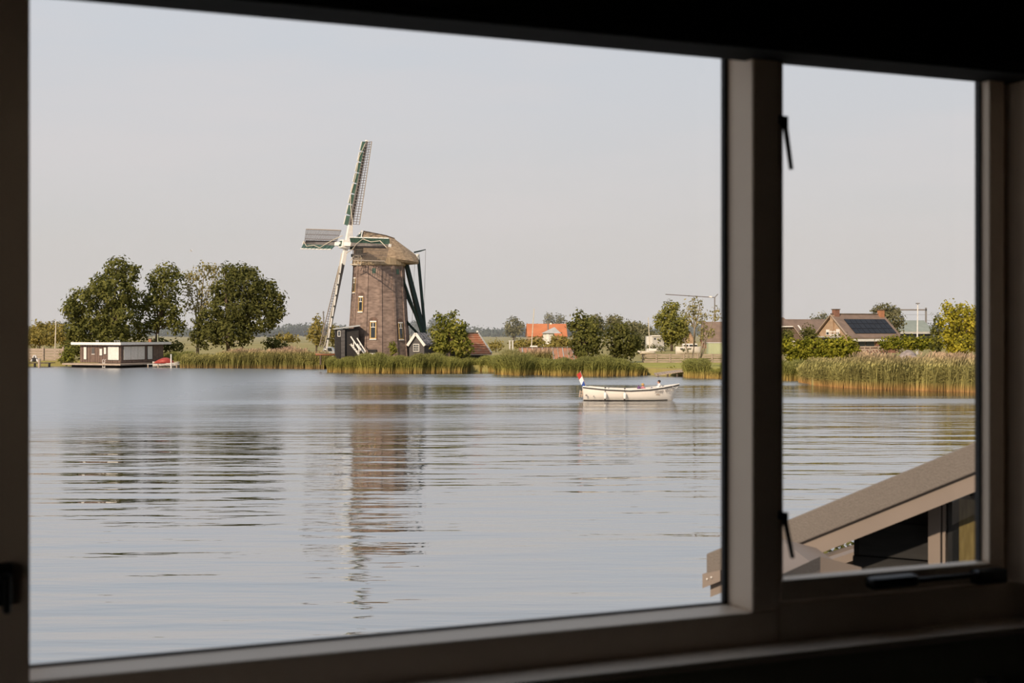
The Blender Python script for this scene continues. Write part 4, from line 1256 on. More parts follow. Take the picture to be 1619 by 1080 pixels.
for i in range(5):
    MB().beam(Tb(-4.2 + i * .95, .12, e0 - .1), Tb(-4.5 + i * .95, .12, LAND - .4), .07, .05, up=(0, 1, 0)).build('wall_strut', M['grey_board'], bh)
MB().hexa([Tb(-.3, .2, e0 - .5), Tb(1.05, .2, e0 - .95), Tb(1.05, 3, e0 - .95), Tb(-.3, 3, e0 - .5), Tb(-.3, .2, e0 - .4), Tb(1.05, .2, e0 - .85), Tb(1.05, 3, e0 - .85), Tb(-.3, 3, e0 - .4)]).build('lean_to_roof', M['grey_board'], bh)
MB().box(.75, .9, .3, .45, LAND - .4, e0 - .85, Tb).build('lean_to_post', M['mill_white'], bh)

# long low pantiled roof among the reeds
ly = 172.0
t, T, sl = gable('tiled_shed', 'long low shed with an orange pantile roof half hidden by reeds', (gx(826, ly), ly, 0), R(4), 96 * ly / F, 5.4, .95, 2.35, 'tar_board', 'tile_pantile', cat='shed')
MB().beam(T(-.2, 2.7, 2.5), T(7.6, 2.7, 2.5), .3, .14).build('ridge_tiles', M['bark'], t)
for i in range(12):
    x = .1 + i * .62
    MB().beam(T(x, -.25, .95 - .25 * sl + .2), T(x + .05, 2.6, 2.5), .10, .06).build('batten', M['weather_wood'] if i % 2 else M['zinc'], t)
# far orange roofed farm
oy = 340.0
t, T, sl = gable('farmhouse', 'far long house with a bright orange tiled roof', (gx(835, oy), oy, 0), R(3), 61 * oy / F, 6.5, gz(531, oy), gz(513, oy + 3), 'yellow_brick', 'tile_far')
MB().box(4.6, 5.6, -.2, .6, gz(525, oy) - .2, gz(523, oy), T).build('roof_window', M['pane_dark'], t)
MB().box(5.5, 5.9, 3, 3.5, gz(513, oy), gz(510.5, oy), T).build('chimney', M['mill_white'], t)
# white pavilion with hipped grey roof
py_ = 300.0
wpv = thing('white_pavilion', 'little white building with a pale hipped roof before the orange farm', 'house', (gx(871, py_), py_, LAND))
T = frame((gx(858, py_), py_, 0), R(0))
k_ = py_ / F
MB().box(.1, 18 * k_, 0, 4, LAND, gz(526, py_), T).build('wall', M['shutter'], wpv)
a_ = [T(-.2, -.4, gz(527, py_)), T(29 * k_, -.4, gz(527, py_)), T(29 * k_, 4.4, gz(527, py_)), T(-.2, 4.4, gz(527, py_))]
m = MB()
m.v += [tuple(p) for p in a_] + [tuple(T(19 * k_, 2, gz(517, py_)))] 
m.f += [(0, 1, 4), (1, 2, 4), (2, 3, 4), (3, 0, 4), (3, 2, 1, 0)]
m.build('roof', M['shed_grey'], wpv)
MB().box(6 * k_, 10 * k_, -.1, .1, LAND, gz(528, py_), T).build('door', M['mill_white'], wpv)
for px_, ptop, yy, lab in ((860, 505.5, 360, 'slim dark railway mast rising behind the orange farm roof'), (866.5, 508, 322, 'thin grey pole before the orange farm roof'), (895.5, 506, 360, 'railway mast at the right end of the orange farm roof')):
    t = thing('railway_mast', lab, 'pole', (gx(px_, yy), yy, LAND))
    MB().tube([(gx(px_, yy), yy, LAND), (gx(px_, yy), yy, gz(ptop, yy))], .13, 6).build('mast', M['steel'], t)
    MB().beam((gx(px_ - 3, yy), yy, gz(ptop + 1.5, yy)), (gx(px_ + .5, yy), yy, gz(ptop + 1.5, yy)), .1).build('bracket', M['steel'], t)
# double white posts in the meadow
dp = thing('meadow_gatepost', 'pair of white posts standing in the meadow', 'post', (gx(808, 195), 195, LAND))
for px_ in (806, 810.5): 
    MB().beam((gx(px_, 195), 195, LAND), (gx(px_, 195), 195, gz(539.5, 195)), .2, .16, up=(0, 1, 0)).build('post', M['mill_white'], dp)
    MB().box(gx(px_, 195) - .16, gx(px_, 195) + .16, 194.88, 195.12, gz(539.5, 195), gz(538.3, 195)).build('post_cap', M['mill_white'], dp)
# sailing boats and covers behind the shore
def sailboat(label, pm, ptop, pfoot, pa, pb, Y, row, lean=0):
    t = thing('sailing_boat', label, 'boat', (gx(pm, Y), Y, LAND))
    z = gz(row, Y)
    canoe('hull', gx(pa, Y), gx(pb, Y), Y, z - .5, z, .9, 'hull_white', t, rise=.12)
    MB().tube([P(pm, row, Y), P(pm + lean, ptop, Y)], [.09, .05], 7).build('mast', M['rope'], t)
    MB().box(gx(pm - 2, Y), gx(pm + 10, Y), Y - .5, Y + .5, z, z + .4).build('cabin', M['hull_white'], t, bevel=.08)
    MB().box(gx(pa + 6, Y), gx(pb - 6, Y), Y - .25, Y + .25, LAND, z - .45).build('cradle', M['weather_wood'], t)
    return t
sailboat('sailing boat with a tall bare mast behind the pantile shed', 840, 488, 550, 824, 862, 205, 551, 4.5)
sailboat('small white boat with mast lying on the grass behind the plank fence', 1027.5, 502, 555, 1008, 1036, 215, 555.5, -2.5)
cvb = thing('tarped_boat', 'white tarpaulin hump over a boat at the right end of the pantile shed', 'boat', (gx(901, 205), 205, LAND))
secs = []
for i in range(8):
    t_ = i / 7
    x = gx(893 + 18 * t_, 205)
    h_ = gz(553, 205) + .75 * math.sin(math.pi * (.08 + .84 * t_)) ** .6 * (.6 + .6 * t_)
    secs.append([Vector((x, 204.2, LAND + .2)), Vector((x, 204.3, (h_ + LAND) / 2 + .3)), Vector((x, 205, h_)), Vector((x, 205.7, (h_ + LAND) / 2 + .3)), Vector((x, 205.8, LAND + .2))])
MB().loft(secs, closed=True).build('tarpaulin', M['hull_white'], cvb, True)
MB().box(gx(894, 205), gx(910, 205), 204.4, 205.6, LAND, LAND + .3).build('hull', M['hull_inside'], cvb)
# grey shed, yellow gable, dark house, green container, cabin cruiser behind the fence
gy = 262.0
sg = thing('grey_shed', 'pale grey flat shed beside the leaning mast behind the meadow', 'shed', (gx(1036, gy), gy, LAND))
T = frame((gx(1032, gy), gy, 0), R(0))
MB().box(-1.1, 2.1, 0, 3, LAND, gz(531.5, gy), T).build('wall', M['shed_grey'], sg)
MB().box(-.2, 2.3, -.2, 3.2, gz(532, gy), gz(530.3, gy), T).build('roof', M['mill_white'], sg)
MB().box(.25, .55, -.05, .05, gz(537, gy), gz(534.5, gy), T).build('window', M['pane_dark'], sg)
MB().box(-1.2, .0, -.05, .05, LAND, gz(532.5, gy), T).build('door', M['shutter'], sg)
yg = thing('yellow_gable_house', 'pointed pale yellow gable end behind the young trees', 'house', (gx(1091, 285), 285, LAND))
q = [P(1083, 556, 285), P(1083, 540, 285), P(1090.5, 524.5, 285), P(1098.5, 540, 285), P(1098.5, 556, 285)]
MB().prism(q, (0, 6, 0)).build('wall', M['yellow_brick'], yg)
for sx, xe in ((-1, 1081.5), (1, 1100)):
    MB().hexa([P(1090.5, 524.8, 284.7), P(xe, 541.5, 284.7), P(xe, 541.5, 284.7) + Vector((0, 6.5, 0)), P(1090.5, 524.8, 284.7) + Vector((0, 6.5, 0))] + [p + Vector((0, 0, .2)) for p in (P(1090.5, 524.8, 284.7), P(xe, 541.5, 284.7), P(xe, 541.5, 284.7) + Vector((0, 6.5, 0)), P(1090.5, 524.8, 284.7) + Vector((0, 6.5, 0)))]).build('roof_slope', M['tile_brown'], yg)
t, T, sl = gable('dark_roof_house', 'brown roofed house partly hidden behind the window mullion', (gx(1112, 300), 300, 0), R(-4), 9.5, 8, gz(541, 300), gz(510, 303), 'red_brick', 'tile_brown')
MB().box(1, 2.2, -.08, .05, gz(549, 300), gz(543, 300), T).build('window', M['mill_white'], t)
MB().box(3.4, 4.8, -.08, .05, gz(549, 300), gz(543, 300), T).build('window', M['mill_white'], t)
gc = thing('green_container', 'pale green container by the plank fence', 'container', (gx(1132, 232), 232, LAND))
MB().box(gx(1120, 232), gx(1146, 232), 232, 234.4, LAND, gz(542.5, 232)).build('box', M['container_green'], gc)
for i in range(9): MB().box(gx(1120.5 + i * 2.8, 232), gx(1121.5 + i * 2.8, 232), 231.93, 232, LAND + .1, gz(543.5, 232)).build('rib', M['container_green'], gc)
MB().box(gx(1119.5, 232), gx(1146.5, 232), 231.9, 234.5, gz(542.5, 232), gz(541.6, 232)).build('lid', M['shutter'], gc)
cc = thing('cabin_cruiser', 'white cabin cruiser on the grass behind the young trees', 'boat', (gx(1083, 225), 225, LAND))
canoe('hull', gx(1068, 225), gx(1108, 225), 225, LAND, gz(549, 225), 1.1, 'hull_white', cc, rise=.12)
c_ = MB().box(gx(1079, 225), gx(1102, 225), 224.2, 225.8, gz(549.5, 225), gz(543.5, 225)).build('cabin', M['hull_white'], cc, bevel=.12)
for a_, b2 in ((1081, 1087), (1089, 1094), (1096, 1101)): MB().box(gx(a_, 225), gx(b2, 225), 224.12, 224.22, gz(547.5, 225), gz(545, 225)).build('cabin_window', M['pane_dark'], c_)
for px_ in (1074, 1086): MB().box(gx(px_, 225), gx(px_ + 5, 225), 223.86, 224.1, gz(552, 225), gz(550.6, 225)).build('porthole', M['pane_dark'], cc)
# plank fence on the grass bank
pfc = thing('plank_fence', 'long weathered plank fence on the grass bank behind the small jetty', 'fence', (gx(1080, 172), 172, LAND))
FYs = [172 + .0 * i for i in range(8)]
fx = [1016, 1037.5, 1059, 1081, 1103, 1125.5, 1148, 1170, 1192, 1214, 1236]
for i, px_ in enumerate(fx):
    MB().beam((gx(px_, 172), 171.9, LAND - .2), (gx(px_, 172), 171.9, gz(559.5, 172)), .16, .14, up=(0, 1, 0)).build('post', M['weather_wood'], pfc)
    if i:
        for j in range(4):
            z = gz(572.4 - j * 3.7, 172)
            MB().beam((gx(fx[i - 1], 172), 172, z), (gx(px_, 172), 172 + random.uniform(-.02, .02), z), .06, .18).build('plank', M['weather_wood'], pfc)
lw_ = [(gx(1012, wY(592)), wY(592)), (gx(1240, wY(598)), wY(598)), (gx(1240, 172), 171.5), (gx(1000, 172), 171.5)]
struct(MB().prism([Vector((x, y + (2.1 if y < 160 else 0), LAND - .02)) for x, y in lw_], (0, 0, .05)).build('ground_lawn', M['lawn']), 'mown bright green grass bank below the plank fence')
# small jetty at the bank
jy = wY(595)
sj = thing('bank_jetty', 'weathered plank landing stage at the foot of the grass bank', 'jetty', (gx(1062, jy), jy, 0))
for i in range(14):
    a_ = 1036 + i * 3.9
    z = .12 + .035 * i
    MB().hexa([(gx(a_, jy), jy - .5, z - .06), (gx(a_ + 3.6, jy), jy - .5, z - .04), (gx(a_ + 3.6, jy), jy + 1.4, z + .1), (gx(a_, jy), jy + 1.4, z + .08), (gx(a_, jy), jy - .5, z + .03), (gx(a_ + 3.6, jy), jy - .5, z + .05), (gx(a_ + 3.6, jy), jy + 1.4, z + .2), (gx(a_, jy), jy + 1.4, z + .18)]).build('plank', M['weather_wood'], sj)
for px_ in (1040, 1055, 1070, 1080, 1089): MB().tube([(gx(px_, jy), jy - .4, -.4), (gx(px_, jy), jy - .4, .25)], .1, 7).build('pile', M['bark'], sj)
# crane far off
cn = thing('tower_crane', 'far tower crane with a long thin jib over the young trees', 'crane', (gx(1131, 520), 520, LAND))
MB().beam((gx(1130, 520), 520, LAND), (gx(1130, 520), 520, gz(470, 520)), .45, .45, up=(0, 1, 0)).build('mast', M['steel'], cn)
MB().beam(P(1052, 465.5, 520), P(1131, 470.5, 520), .22, .3).build('jib', M['lath'], cn)
MB().beam(P(1121, 469, 519.5), P(1126, 469.5, 519.5), .6, .5).build('lamp_box', M['mill_white'], cn)
MB().beam(P(1130, 470.5, 520), P(1135, 465, 520), .35, .35).build('counter_jib', M['steel'], cn)

# big house with solar roof
my = 238.0
hk_ = my / F
EA = R(26)
t = thing('gabled_house', 'large brick house with a brown roof full of solar panels and two chimneys', 'house', (gx(1340, my), my, LAND))
ex = Vector((math.cos(EA), math.sin(EA), 0)); ew = Vector((math.sin(EA), -math.cos(EA), 0))
G0 = Vector((gx(1316.5, my + 4), my + 4, 0))
HWd, LEN = 4.7, 10.6
ze, zr = gz(534, my), gz(498.5, my + 4)
def G(x, y, z): return G0 + ex * x + ew * y + Vector((0, 0, z))
MB().prism([G(0, -HWd + .4, LAND), G(0, HWd - .4, LAND), G(0, HWd - .4, ze + .2), G(0, 0, zr - .1), G(0, -HWd + .4, ze + .2)], ex * LEN).build('wall', M['yellow_brick'], t)
for s in (-1, 1):
    q = [G(-.35, 0, zr), G(LEN + .35, 0, zr), G(LEN + .35, s * (HWd + .25), ze - .15), G(-.35, s * (HWd + .25), ze - .15)]
    MB().prism(q, (0, 0, .2)).build('roof_slope', M['tile_brown'], t)
    MB().beam(G(-.42, 0, zr + .05), G(-.42, s * (HWd + .25), ze - .1), .14, .3, up=ex).build('barge_board', M['weather_wood'], t)
MB().beam(G(-.4, 0, zr + .24), G(LEN + .4, 0, zr + .24), .3, .16).build('ridge_tiles', M['bark'], t)
nrm = (ew * (zr - ze) + Vector((0, 0, HWd + .1))).normalized()
def RF(u, v, off=.22):      # u along the ridge, v down the near slope
    p = G(LEN * u, (HWd + .25) * v, zr + (ze - .15 - zr) * v)
    return p + nrm * off
NPX, NPY = 8, 3
for i in range(NPX):
    for j in range(NPY):
        u0, u1 = .13 + .845 * i / NPX, .13 + .845 * (i + 1) / NPX - .008
        v0, v1 = .22 + .62 * j / NPY, .22 + .62 * (j + 1) / NPY - .015
        q = [RF(u0, v0), RF(u1, v0), RF(u1, v1), RF(u0, v1)]
        MB().prism(q, nrm * .06).build('solar_panel', M['solar'], t)
for x, y, w_, z0, z1, key in ((.55, .15, .5, zr - .3, zr + .95, 'red_brick'), (LEN - .4, .3, .45, zr - .6, zr + .9, 'terracotta')):
    c = MB().prism([G(x - w_, y - .4, z0), G(x + w_, y - .4, z0), G(x + w_, y + .4, z0), G(x - w_, y + .4, z0)], (0, 0, z1 - z0)).build('chimney', M[key], t)
    MB().prism([G(x - w_ - .1, y - .5, z1), G(x + w_ + .1, y - .5, z1), G(x + w_ + .1, y + .5, z1), G(x - w_ - .1, y + .5, z1)], (0, 0, .12)).build('chimney_cap', M['bark'], c)
MB().prism([G(-.3, -.35, LAND), G(-.3, .45, LAND), G(-.3, .45, zr), G(-.3, -.35, zr)], ex * .35).build('chimney_breast', M['yellow_brick'], t)
for y0, y1, z0, z1 in ((-1.7, -.8, gz(530, my), gz(521, my)), (1.0, 1.9, gz(530, my), gz(520.5, my))):
    f = MB().prism([G(-.08, y0, z0), G(-.08, y1, z0), G(-.08, y1, z1), G(-.08, y0, z1)], ex * .1).build('window', M['mill_white'], t)
    MB().prism([G(-.11, y0 + .15, z0 + .1), G(-.11, y1 - .15, z0 + .1), G(-.11, y1 - .15, (z0 + z1) / 2), G(-.11, y0 + .15, (z0 + z1) / 2)], ex * .05).build('pane', M['pane_dark'], f)
MB().prism([G(-1.0, -3.6, ze + .0), G(-1.0, 3.0, ze + .0), G(0, 3.0, ze + .0), G(0, -3.6, ze + .0)], (0, 0, .22)).build('balcony', M['shed_grey'], t)
m = MB()
for y in (.7, 1.6, 2.5): m.beam(G(-.95, y, ze - 2), G(-.95, y, ze + 1.2), .10, .10, up=ex)
for z in (.5, 1.0): m.beam(G(-.95, .3, ze + z), G(-.95, 2.8, ze + z), .08, .12)
m.build('balcony_rail', M['mill_white'], t)
for y0, y1 in ((-2.6, -.9), (.5, 2.3)): MB().prism([G(-.06, y0, LAND + .2), G(-.06, y1, LAND + .2), G(-.06, y1, ze - .1), G(-.06, y0, ze - .1)], ex * .08).build('door', M['pane_dark'], t)
MB().beam(G(.2, HWd + .3, ze - .42), G(LEN + .3, HWd + .3, ze - .42), .12, .42).build('fascia', M['shutter'], t)
for x0_, x1_ in ((1.9, 3.3), (3.45, 5.3), (6.1, 7.6), (7.7, 9.4)):
    f = MB().prism([G(x0_, HWd - .42, LAND + .6), G(x1_, HWd - .42, LAND + .6), G(x1_, HWd - .42, ze - .55), G(x0_, HWd - .42, ze - .55)], ew * .1).build('window', M['grey_board'], t)
    MB().prism([G(x0_ + .12, HWd - .36, LAND + .75), G(x1_ - .12, HWd - .36, LAND + .75), G(x1_ - .12, HWd - .36, ze - .65), G(x0_ + .12, HWd - .36, ze - .65)], ew * .1).build('pane', M['pane_dark'], f)
MB().prism([G(5.55, HWd - .4, LAND), G(5.95, HWd - .4, LAND), G(5.95, HWd - .4, ze), G(5.55, HWd - .4, ze)], ew * .5).build('brick_pier', M['red_brick'], t)
MB().prism([G(1.5, HWd - .42, LAND), G(9.8, HWd - .42, LAND), G(9.8, HWd - .42, LAND + 1.0), G(1.5, HWd - .42, LAND + 1.0)], ew * .25).build('plinth', M['red_brick'], t)

# second and third house at the left end of the right window
h2y = 275.0
t, T, sl = gable('brown_house', 'brown roofed house between the clipped roof and the solar house', (gx(1262, h2y), h2y, 0), R(24), 10.5, 8.5, gz(536, h2y), gz(506, h2y + 4), 'red_brick', 'tile_brown')
MB().beam(T(2.0, .9, gz(536, h2y) + .9 * sl + .3), T(1.9, 2.7, gz(536, h2y) + 2.7 * sl + .3), .3, .1).build('roof_flashing', M['mill_white'], t)
MB().box(.5, 1.4, -.06, .05, LAND + 1, gz(537, h2y) - .4, T).build('window', M['mill_white'], t)
h3y = 252.0
h3 = thing('clipped_gable_house', 'house with a clipped brown gable roof at the left edge of the right window', 'house', (gx(1240, h3y), h3y, LAND))
q = [P(1205, 558.5, h3y), P(1205, 539, h3y), P(1228, 516.5, h3y), P(1253, 516.5, h3y), P(1270, 539, h3y), P(1270, 558.5, h3y)]
MB().prism(q, (0, 8, 0)).build('wall', M['brown_board'], h3)
A1, A2, B1, B2 = P(1227, 516.5, h3y - .3), P(1253.5, 516.5, h3y - .3), P(1237.5, 503.5, h3y + 2.5), P(1238.5, 503.5, h3y + 2.5)
MB().hexa([A1, A2, B2, B1] + [p + Vector((0, -.1, .18)) for p in (A1, A2, B2, B1)]).build('hip_slope', M['tile_brown'], h3)
for a_, e_ in ((A2, P(1272, 541, h3y - .3)), (A1, P(1203, 541, h3y - .3))):
    rdg = B2 if a_ is A2 else B1
    bk = Vector((0, 6, 0))
    MB().prism([a_, e_, e_ + Vector((0, 8.6, 0)), rdg + bk, rdg], (0, 0, .18)).build('roof_slope', M['tile_brown'], h3)
    MB().beam(a_ + Vector((0, -.1, .1)), e_ + Vector((0, -.1, .1)), .12, .3, up=(0, 1, 0)).build('barge_board', M['weather_wood'], h3)
MB().beam(A1 + Vector((0, -.15, .02)), A2 + Vector((0, -.15, .02)), .12, .18).build('gutter', M['white_paint'], h3)
MB().box(gx(1250, h3y), gx(1260, h3y), h3y - .08, h3y + .05, gz(546, h3y), gz(539, h3y)).build('window', M['mill_white'], h3)
# barn
ba = 330.0
t, T, sl = gable('barn', 'long barn with a pale grey green roof behind the white lamp mast', (gx(1420, ba), ba, 0), R(8), 58 * ba / F, 11, gz(523.5, ba), gz(507.5, ba + 5), 'barn_wall', 'barn_roof', over=.5)
MB().beam(T(-.3, -.6, gz(523.5, ba) - .4), T(8.7, -.6, gz(523.5, ba) - .4), .1, .5).build('fascia', M['shed_grey'], t)
pr = thing('railway_portal', 'steel overhead line portal of the railway beyond the barn', 'gantry', (gx(1440, 430), 430, LAND))
MB().beam(P(1398, 490, 430), P(1465, 490, 430), .4, .45).build('beam', M['steel'], pr)
for px_, tp in ((1464, 486.5), (1399, 488)): MB().beam((gx(px_, 430), 430, LAND), (gx(px_, 430), 430, gz(tp, 430)), .45, .4, up=(0, 1, 0)).build('column', M['steel'], pr)
m = MB()
for r_ in (497, 506): m.tube([P(1390, r_, 430), P(1430, r_ + .7, 430), P(1560, r_ + 1, 430)], .035, 4)
m.build('wire', M['steel'], pr)
lp = thing('lamp_mast', 'slim white lamp mast with a dark head above the right hedge', 'lamp', (gx(1450.5, 225), 225, LAND))
MB().tube([(gx(1450, 225), 225, LAND), (gx(1451, 225), 225, gz(481, 225))], [.13, .08], 8).build('mast', M['pole_white'], lp)
MB().box(gx(1448.5, 225), gx(1453.5, 225), 224.7, 225.3, gz(480.6, 225), gz(479, 225)).build('lamp_head', M['steel'], lp, bevel=.03)
MB().tube([(gx(1450, 225), 225, LAND), (gx(1450, 225), 225, gz(536, 225))], .22, 8).build('mast_foot', M['shed_grey'], lp)
# trellis fence in front of the solar house
ff = thing('slanted_slat_fence', 'brown fence with slanting slats in front of the solar house', 'fence', (gx(1377, 188), 188, LAND))
for i in range(11):
    a_ = 1351 + i * 4.9
    MB().beam(P(a_ - 2.5, 553.5, 188), P(a_ + 4.0, 562.5, 188), .16, .05, up=(0, 1, 0)).build('slat', M['weather_wood'], ff)
for r_ in (548.5, 552.5, 562.5): MB().beam(P(1350, r_, 188.06), P(1403, r_, 188.06), .07, .16).build('rail', M['weather_wood'], ff)
for px_ in (1350, 1367, 1376, 1389, 1403): MB().beam((gx(px_, 188), 188.1, LAND), (gx(px_, 188), 188.1, gz(547.5, 188)), .13, .13, up=(0, 1, 0)).build('post', M['weather_wood'], ff)
for i in range(3): MB().box(gx(1352, 188), gx(1402, 188), 188.15, 188.2, gz(552 - i * 1.2, 188), gz(551.0 - i * 1.2, 188)).build('board', M['brown_board'], ff)
# heap and dinghy in the reeds
hp = MB()
rn = random.Random(4)
secs = []
for i in range(8):
    t_ = i / 7
    x = gx(1422 + 26 * t_, 128)
    h_ = gz(565, 128) + (gz(553.5, 128) - gz(565, 128)) * math.sin(math.pi * (.08 + .8 * t_)) ** .7 + rn.uniform(-.04, .04)
    secs.append([Vector((x, 127, LAND)), Vector((x, 127.3, LAND + (h_ - LAND) * .7 + rn.uniform(-.05, .05))), Vector((x, 128, h_)), Vector((x, 128.8, LAND + (h_ - LAND) * .7)), Vector((x, 129, LAND))])
hp.loft(secs, closed=True)
tag(hp.build('covered_heap', M['grey_tarp'], None, True), 'grey brown covered heap above the tall reeds', 'heap')
dn = thing('moored_dinghy', 'small white dinghy nosing out of the reeds at the right bank', 'boat', (gx(1284, 126), 126, 0))
dk = 126 / F
bw = Vector((gx(1270, 126), 126, gz(590.5, 126)))
secs = []
for i in range(7):
    t_ = i / 6
    x, y = gx(1270.5 + 22 * t_, 126), 126 + 1.0 * t_
    w_ = .75 * (t_ ** .6) + .03
    s_ = bw.z + .05 - .05 * t_
    secs.append([Vector((x, y - w_, s_)), Vector((x + .05, y - w_ * .85, s_ - .35)), Vector((x + .25 * (1 - t_), y - w_ * .3, -.05 + .35 * (1 - t_) ** 2)), Vector((x + .25 * (1 - t_), y + w_ * .3, -.05 + .35 * (1 - t_) ** 2)), Vector((x + .05, y + w_ * .85, s_ - .35)), Vector((x, y + w_, s_))])
MB().loft(secs).build('hull', M['hull_white'], dn, True)
q = [[Vector((gx(1271 + 21.5 * i / 5, 126), 126 + 1.0 * i / 5 + s_ * (.72 * (i / 5) ** .6 + .03), bw.z + .04)) for s_ in (-1, 1)] for i in range(6)]
MB().loft([[a_[0], (a_[0] + a_[1]) / 2 + Vector((0, 0, .05 + .55 * (i / 5) ** 1.3)), a_[1]] for i, a_ in enumerate(q)], closed=True).build('cover', M['cloth_white'], dn, True)
for u in (1279, 1284, 1288): MB().tube([P(u, 590, 125.2), P(u + 1, 594, 125.2), P(u, 600, 125.6)], .02, 4).build('cover_tie', M['steel'], dn)
mb_ = MB().ell((gx(1298, 131), 131, .35), (1.6, 1.6, 1.5), 14, 8)
struct(mb_.build('ground_mound', M['mud'], None, True), 'bare brown mud bank behind the dinghy')

# ------------------------------------------------------------------ trees
tree('tall_tree', 'tallest broad dark green tree behind the houseboat', 196, 178, [(186, 424, 17, 17), (200, 436, 17, 18), (162, 452, 24, 18), (186, 462, 32, 24), (135, 474, 22, 20), (150, 500, 40, 25), (117, 490, 13, 20), (190, 502, 28, 28), (212, 424, 8, 6), (140, 528, 34, 18), (180, 532, 30, 15), (172, 428, 8, 8), (118, 518, 16, 20), (205, 470, 14, 16)], 'leaf_oak', .40, 1.0, .75, .38, seed=11)
tree('spreading_tree', 'dark green tree with a visible trunk right of the tallest tree', 200, 245, [(264, 428, 18, 10), (246, 444, 16, 12), (270, 452, 18, 18), (240, 468, 16, 14), (222, 490, 14, 14), (250, 482, 22, 14), (274, 486, 16, 18), (232, 512, 20, 12), (262, 505, 20, 12), (280, 516, 12, 12), (284, 438, 6, 8), (222, 530, 14, 8)], 'leaf_oak', .40, .85, .75, .30, seed=12)
tree('sparse_tree', 'pale thin-leaved tree between the two dark trees', 204, 312, [(322, 424, 15, 6), (308, 438, 16, 9), (336, 436, 10, 10), (298, 458, 14, 10), (324, 462, 14, 12), (345, 424, 6, 6), (306, 482, 16, 10), (330, 486, 12, 12), (292, 440, 6, 8)], 'leaf_pale', .34, .42, .8, .24, 'bark_pale', seed=13)
tree('dense_tree', 'big rounded dense tree with a spreading right side', 193, 362, [(374, 430, 22, 12), (386, 450, 34, 22), (352, 458, 18, 20), (414, 466, 24, 20), (434, 484, 14, 18), (372, 486, 42, 26), (330, 508, 26, 24), (406, 502, 36, 24), (365, 526, 42, 20), (325, 532, 25, 18), (444, 498, 8, 9), (356, 426, 5, 8), (398, 434, 10, 10), (425, 452, 10, 10), (442, 472, 6, 8)], 'leaf_dark', .38, 1.0, .75, .36, seed=14)
tree('low_hedge', 'dark low bushes under the spreading tree', 208, 262, [(250, 546, 16, 9), (275, 549, 14, 8), (236, 550, 10, 7)], 'leaf_dark', .4, 1, .7, .1, seed=15, cat='bush')
tree('low_hedge', 'dark low bush at the right foot of the dense tree', 205, 436, [(430, 543, 14, 9), (446, 546, 11, 7)], 'leaf_dark', .4, 1, .7, .1, seed=16, cat='bush')
tree('olive_bush', 'yellow olive poplar bush left of the mill ladder', 232, 500, [(501, 514, 9, 12), (497, 530, 12, 12), (505, 538, 10, 9)], 'leaf_olive', .4, .9, .7, .16, seed=17, cat='bush')
tree('olive_bush', 'yellowish bush behind the porch shed', 236, 526, [(526, 528, 8, 14), (530, 540, 10, 10)], 'leaf_olive', .4, .8, .7, .14, seed=18, cat='bush')
tree('olive_bush', 'low tawny shrub in the field left of the mill', 245, 452, [(450, 534, 14, 6), (462, 536, 8, 5)], 'leaf_olive', .4, .9, .7, .1, seed=19, cat='bush')
for i, (px_, py0, rx, ry, yy) in enumerate(((60, 519, 12, 9, 300), (80, 516, 10, 9, 310), (64, 534, 20, 10, 262), (96, 528, 14, 14, 255), (30, 526, 16, 14, 280))):
    tree('shore_bush', ['olive tree crown at the left window edge', 'rounded olive tree beyond the board quay', 'wide tawny bush right behind the board quay', 'yellow green bush left of the tallest tree', 'tawny bush at the far left end of the board quay'][i], yy, px_, [(px_, py0, rx, ry), (px_ - rx * .6, py0 + ry * .5, rx * .7, ry * .7), (px_ + rx * .6, py0 + ry * .6, rx * .7, ry * .6)], 'leaf_olive', .42, .9, .8, .14, seed=30 + i, cat='bush')
tree('shore_bush', 'light green bush between the board quay and the houseboat', 183, 101, [(102, 566, 9, 8), (110, 560, 8, 10), (97, 571, 7, 5), (112, 570, 6, 6)], 'leaf_fresh', .32, .9, .5, .08, seed=37, cat='bush')
tree('shore_bush', 'green undergrowth behind the houseboat roof', 190, 150, [(px_, 553, 16, 12) for px_ in range(110, 236, 18)], 'leaf_oak', .38, .9, .7, .1, seed=38, cat='bush')
tree('leafy_tree', 'fresh green many-topped tree between cottage and boathouse', 162, 708, [(706, 508, 13, 11), (694, 524, 13, 14), (722, 518, 14, 13), (710, 538, 22, 16), (730, 540, 10, 14), (693, 505, 4, 7), (717, 499, 5, 6), (734, 522, 5, 10), (698, 548, 15, 12), (725, 552, 12, 10), (742, 548, 6, 10)], 'leaf_fresh', .33, 1.0, .6, .16, seed=20)
tree('wall_bush', 'small green bush against the mill foot', 160, 620, [(620, 547, 6, 6), (622, 553, 6, 7)], 'leaf_fresh', .22, 1, .4, .05, seed=21, cat='bush')
tree('round_tree', 'round grey green tree alone in the far meadow', 420, 812, [(812, 512, 11, 11), (804, 520, 7, 8), (821, 519, 7, 8), (812, 523, 13, 7)], 'leaf_grey', .62, .8, 1.3, .3, seed=22)
tree('twin_tree', 'left one of two round dark trees behind the orange farm', 540, 868, [(869, 504, 6.5, 8), (869, 514, 6, 8)], 'leaf_grey', .7, 1, 1.4, .3, seed=23)
tree('twin_tree', 'right one of two round dark trees behind the orange farm', 540, 884, [(885, 504, 6.5, 8), (884, 514, 6, 8)], 'leaf_grey', .7, 1, 1.4, .3, seed=24)
tree('bank_tree', 'dark leafy tree at the right end of the pantile shed', 173, 925, [(916, 502, 9, 8), (911, 518, 11, 12), (930, 520, 17, 18), (918, 542, 18, 18), (940, 538, 13, 18), (928, 558, 20, 10), (903, 510, 5, 6)], 'leaf_oak', .36, 1.0, .65, .22, seed=25)
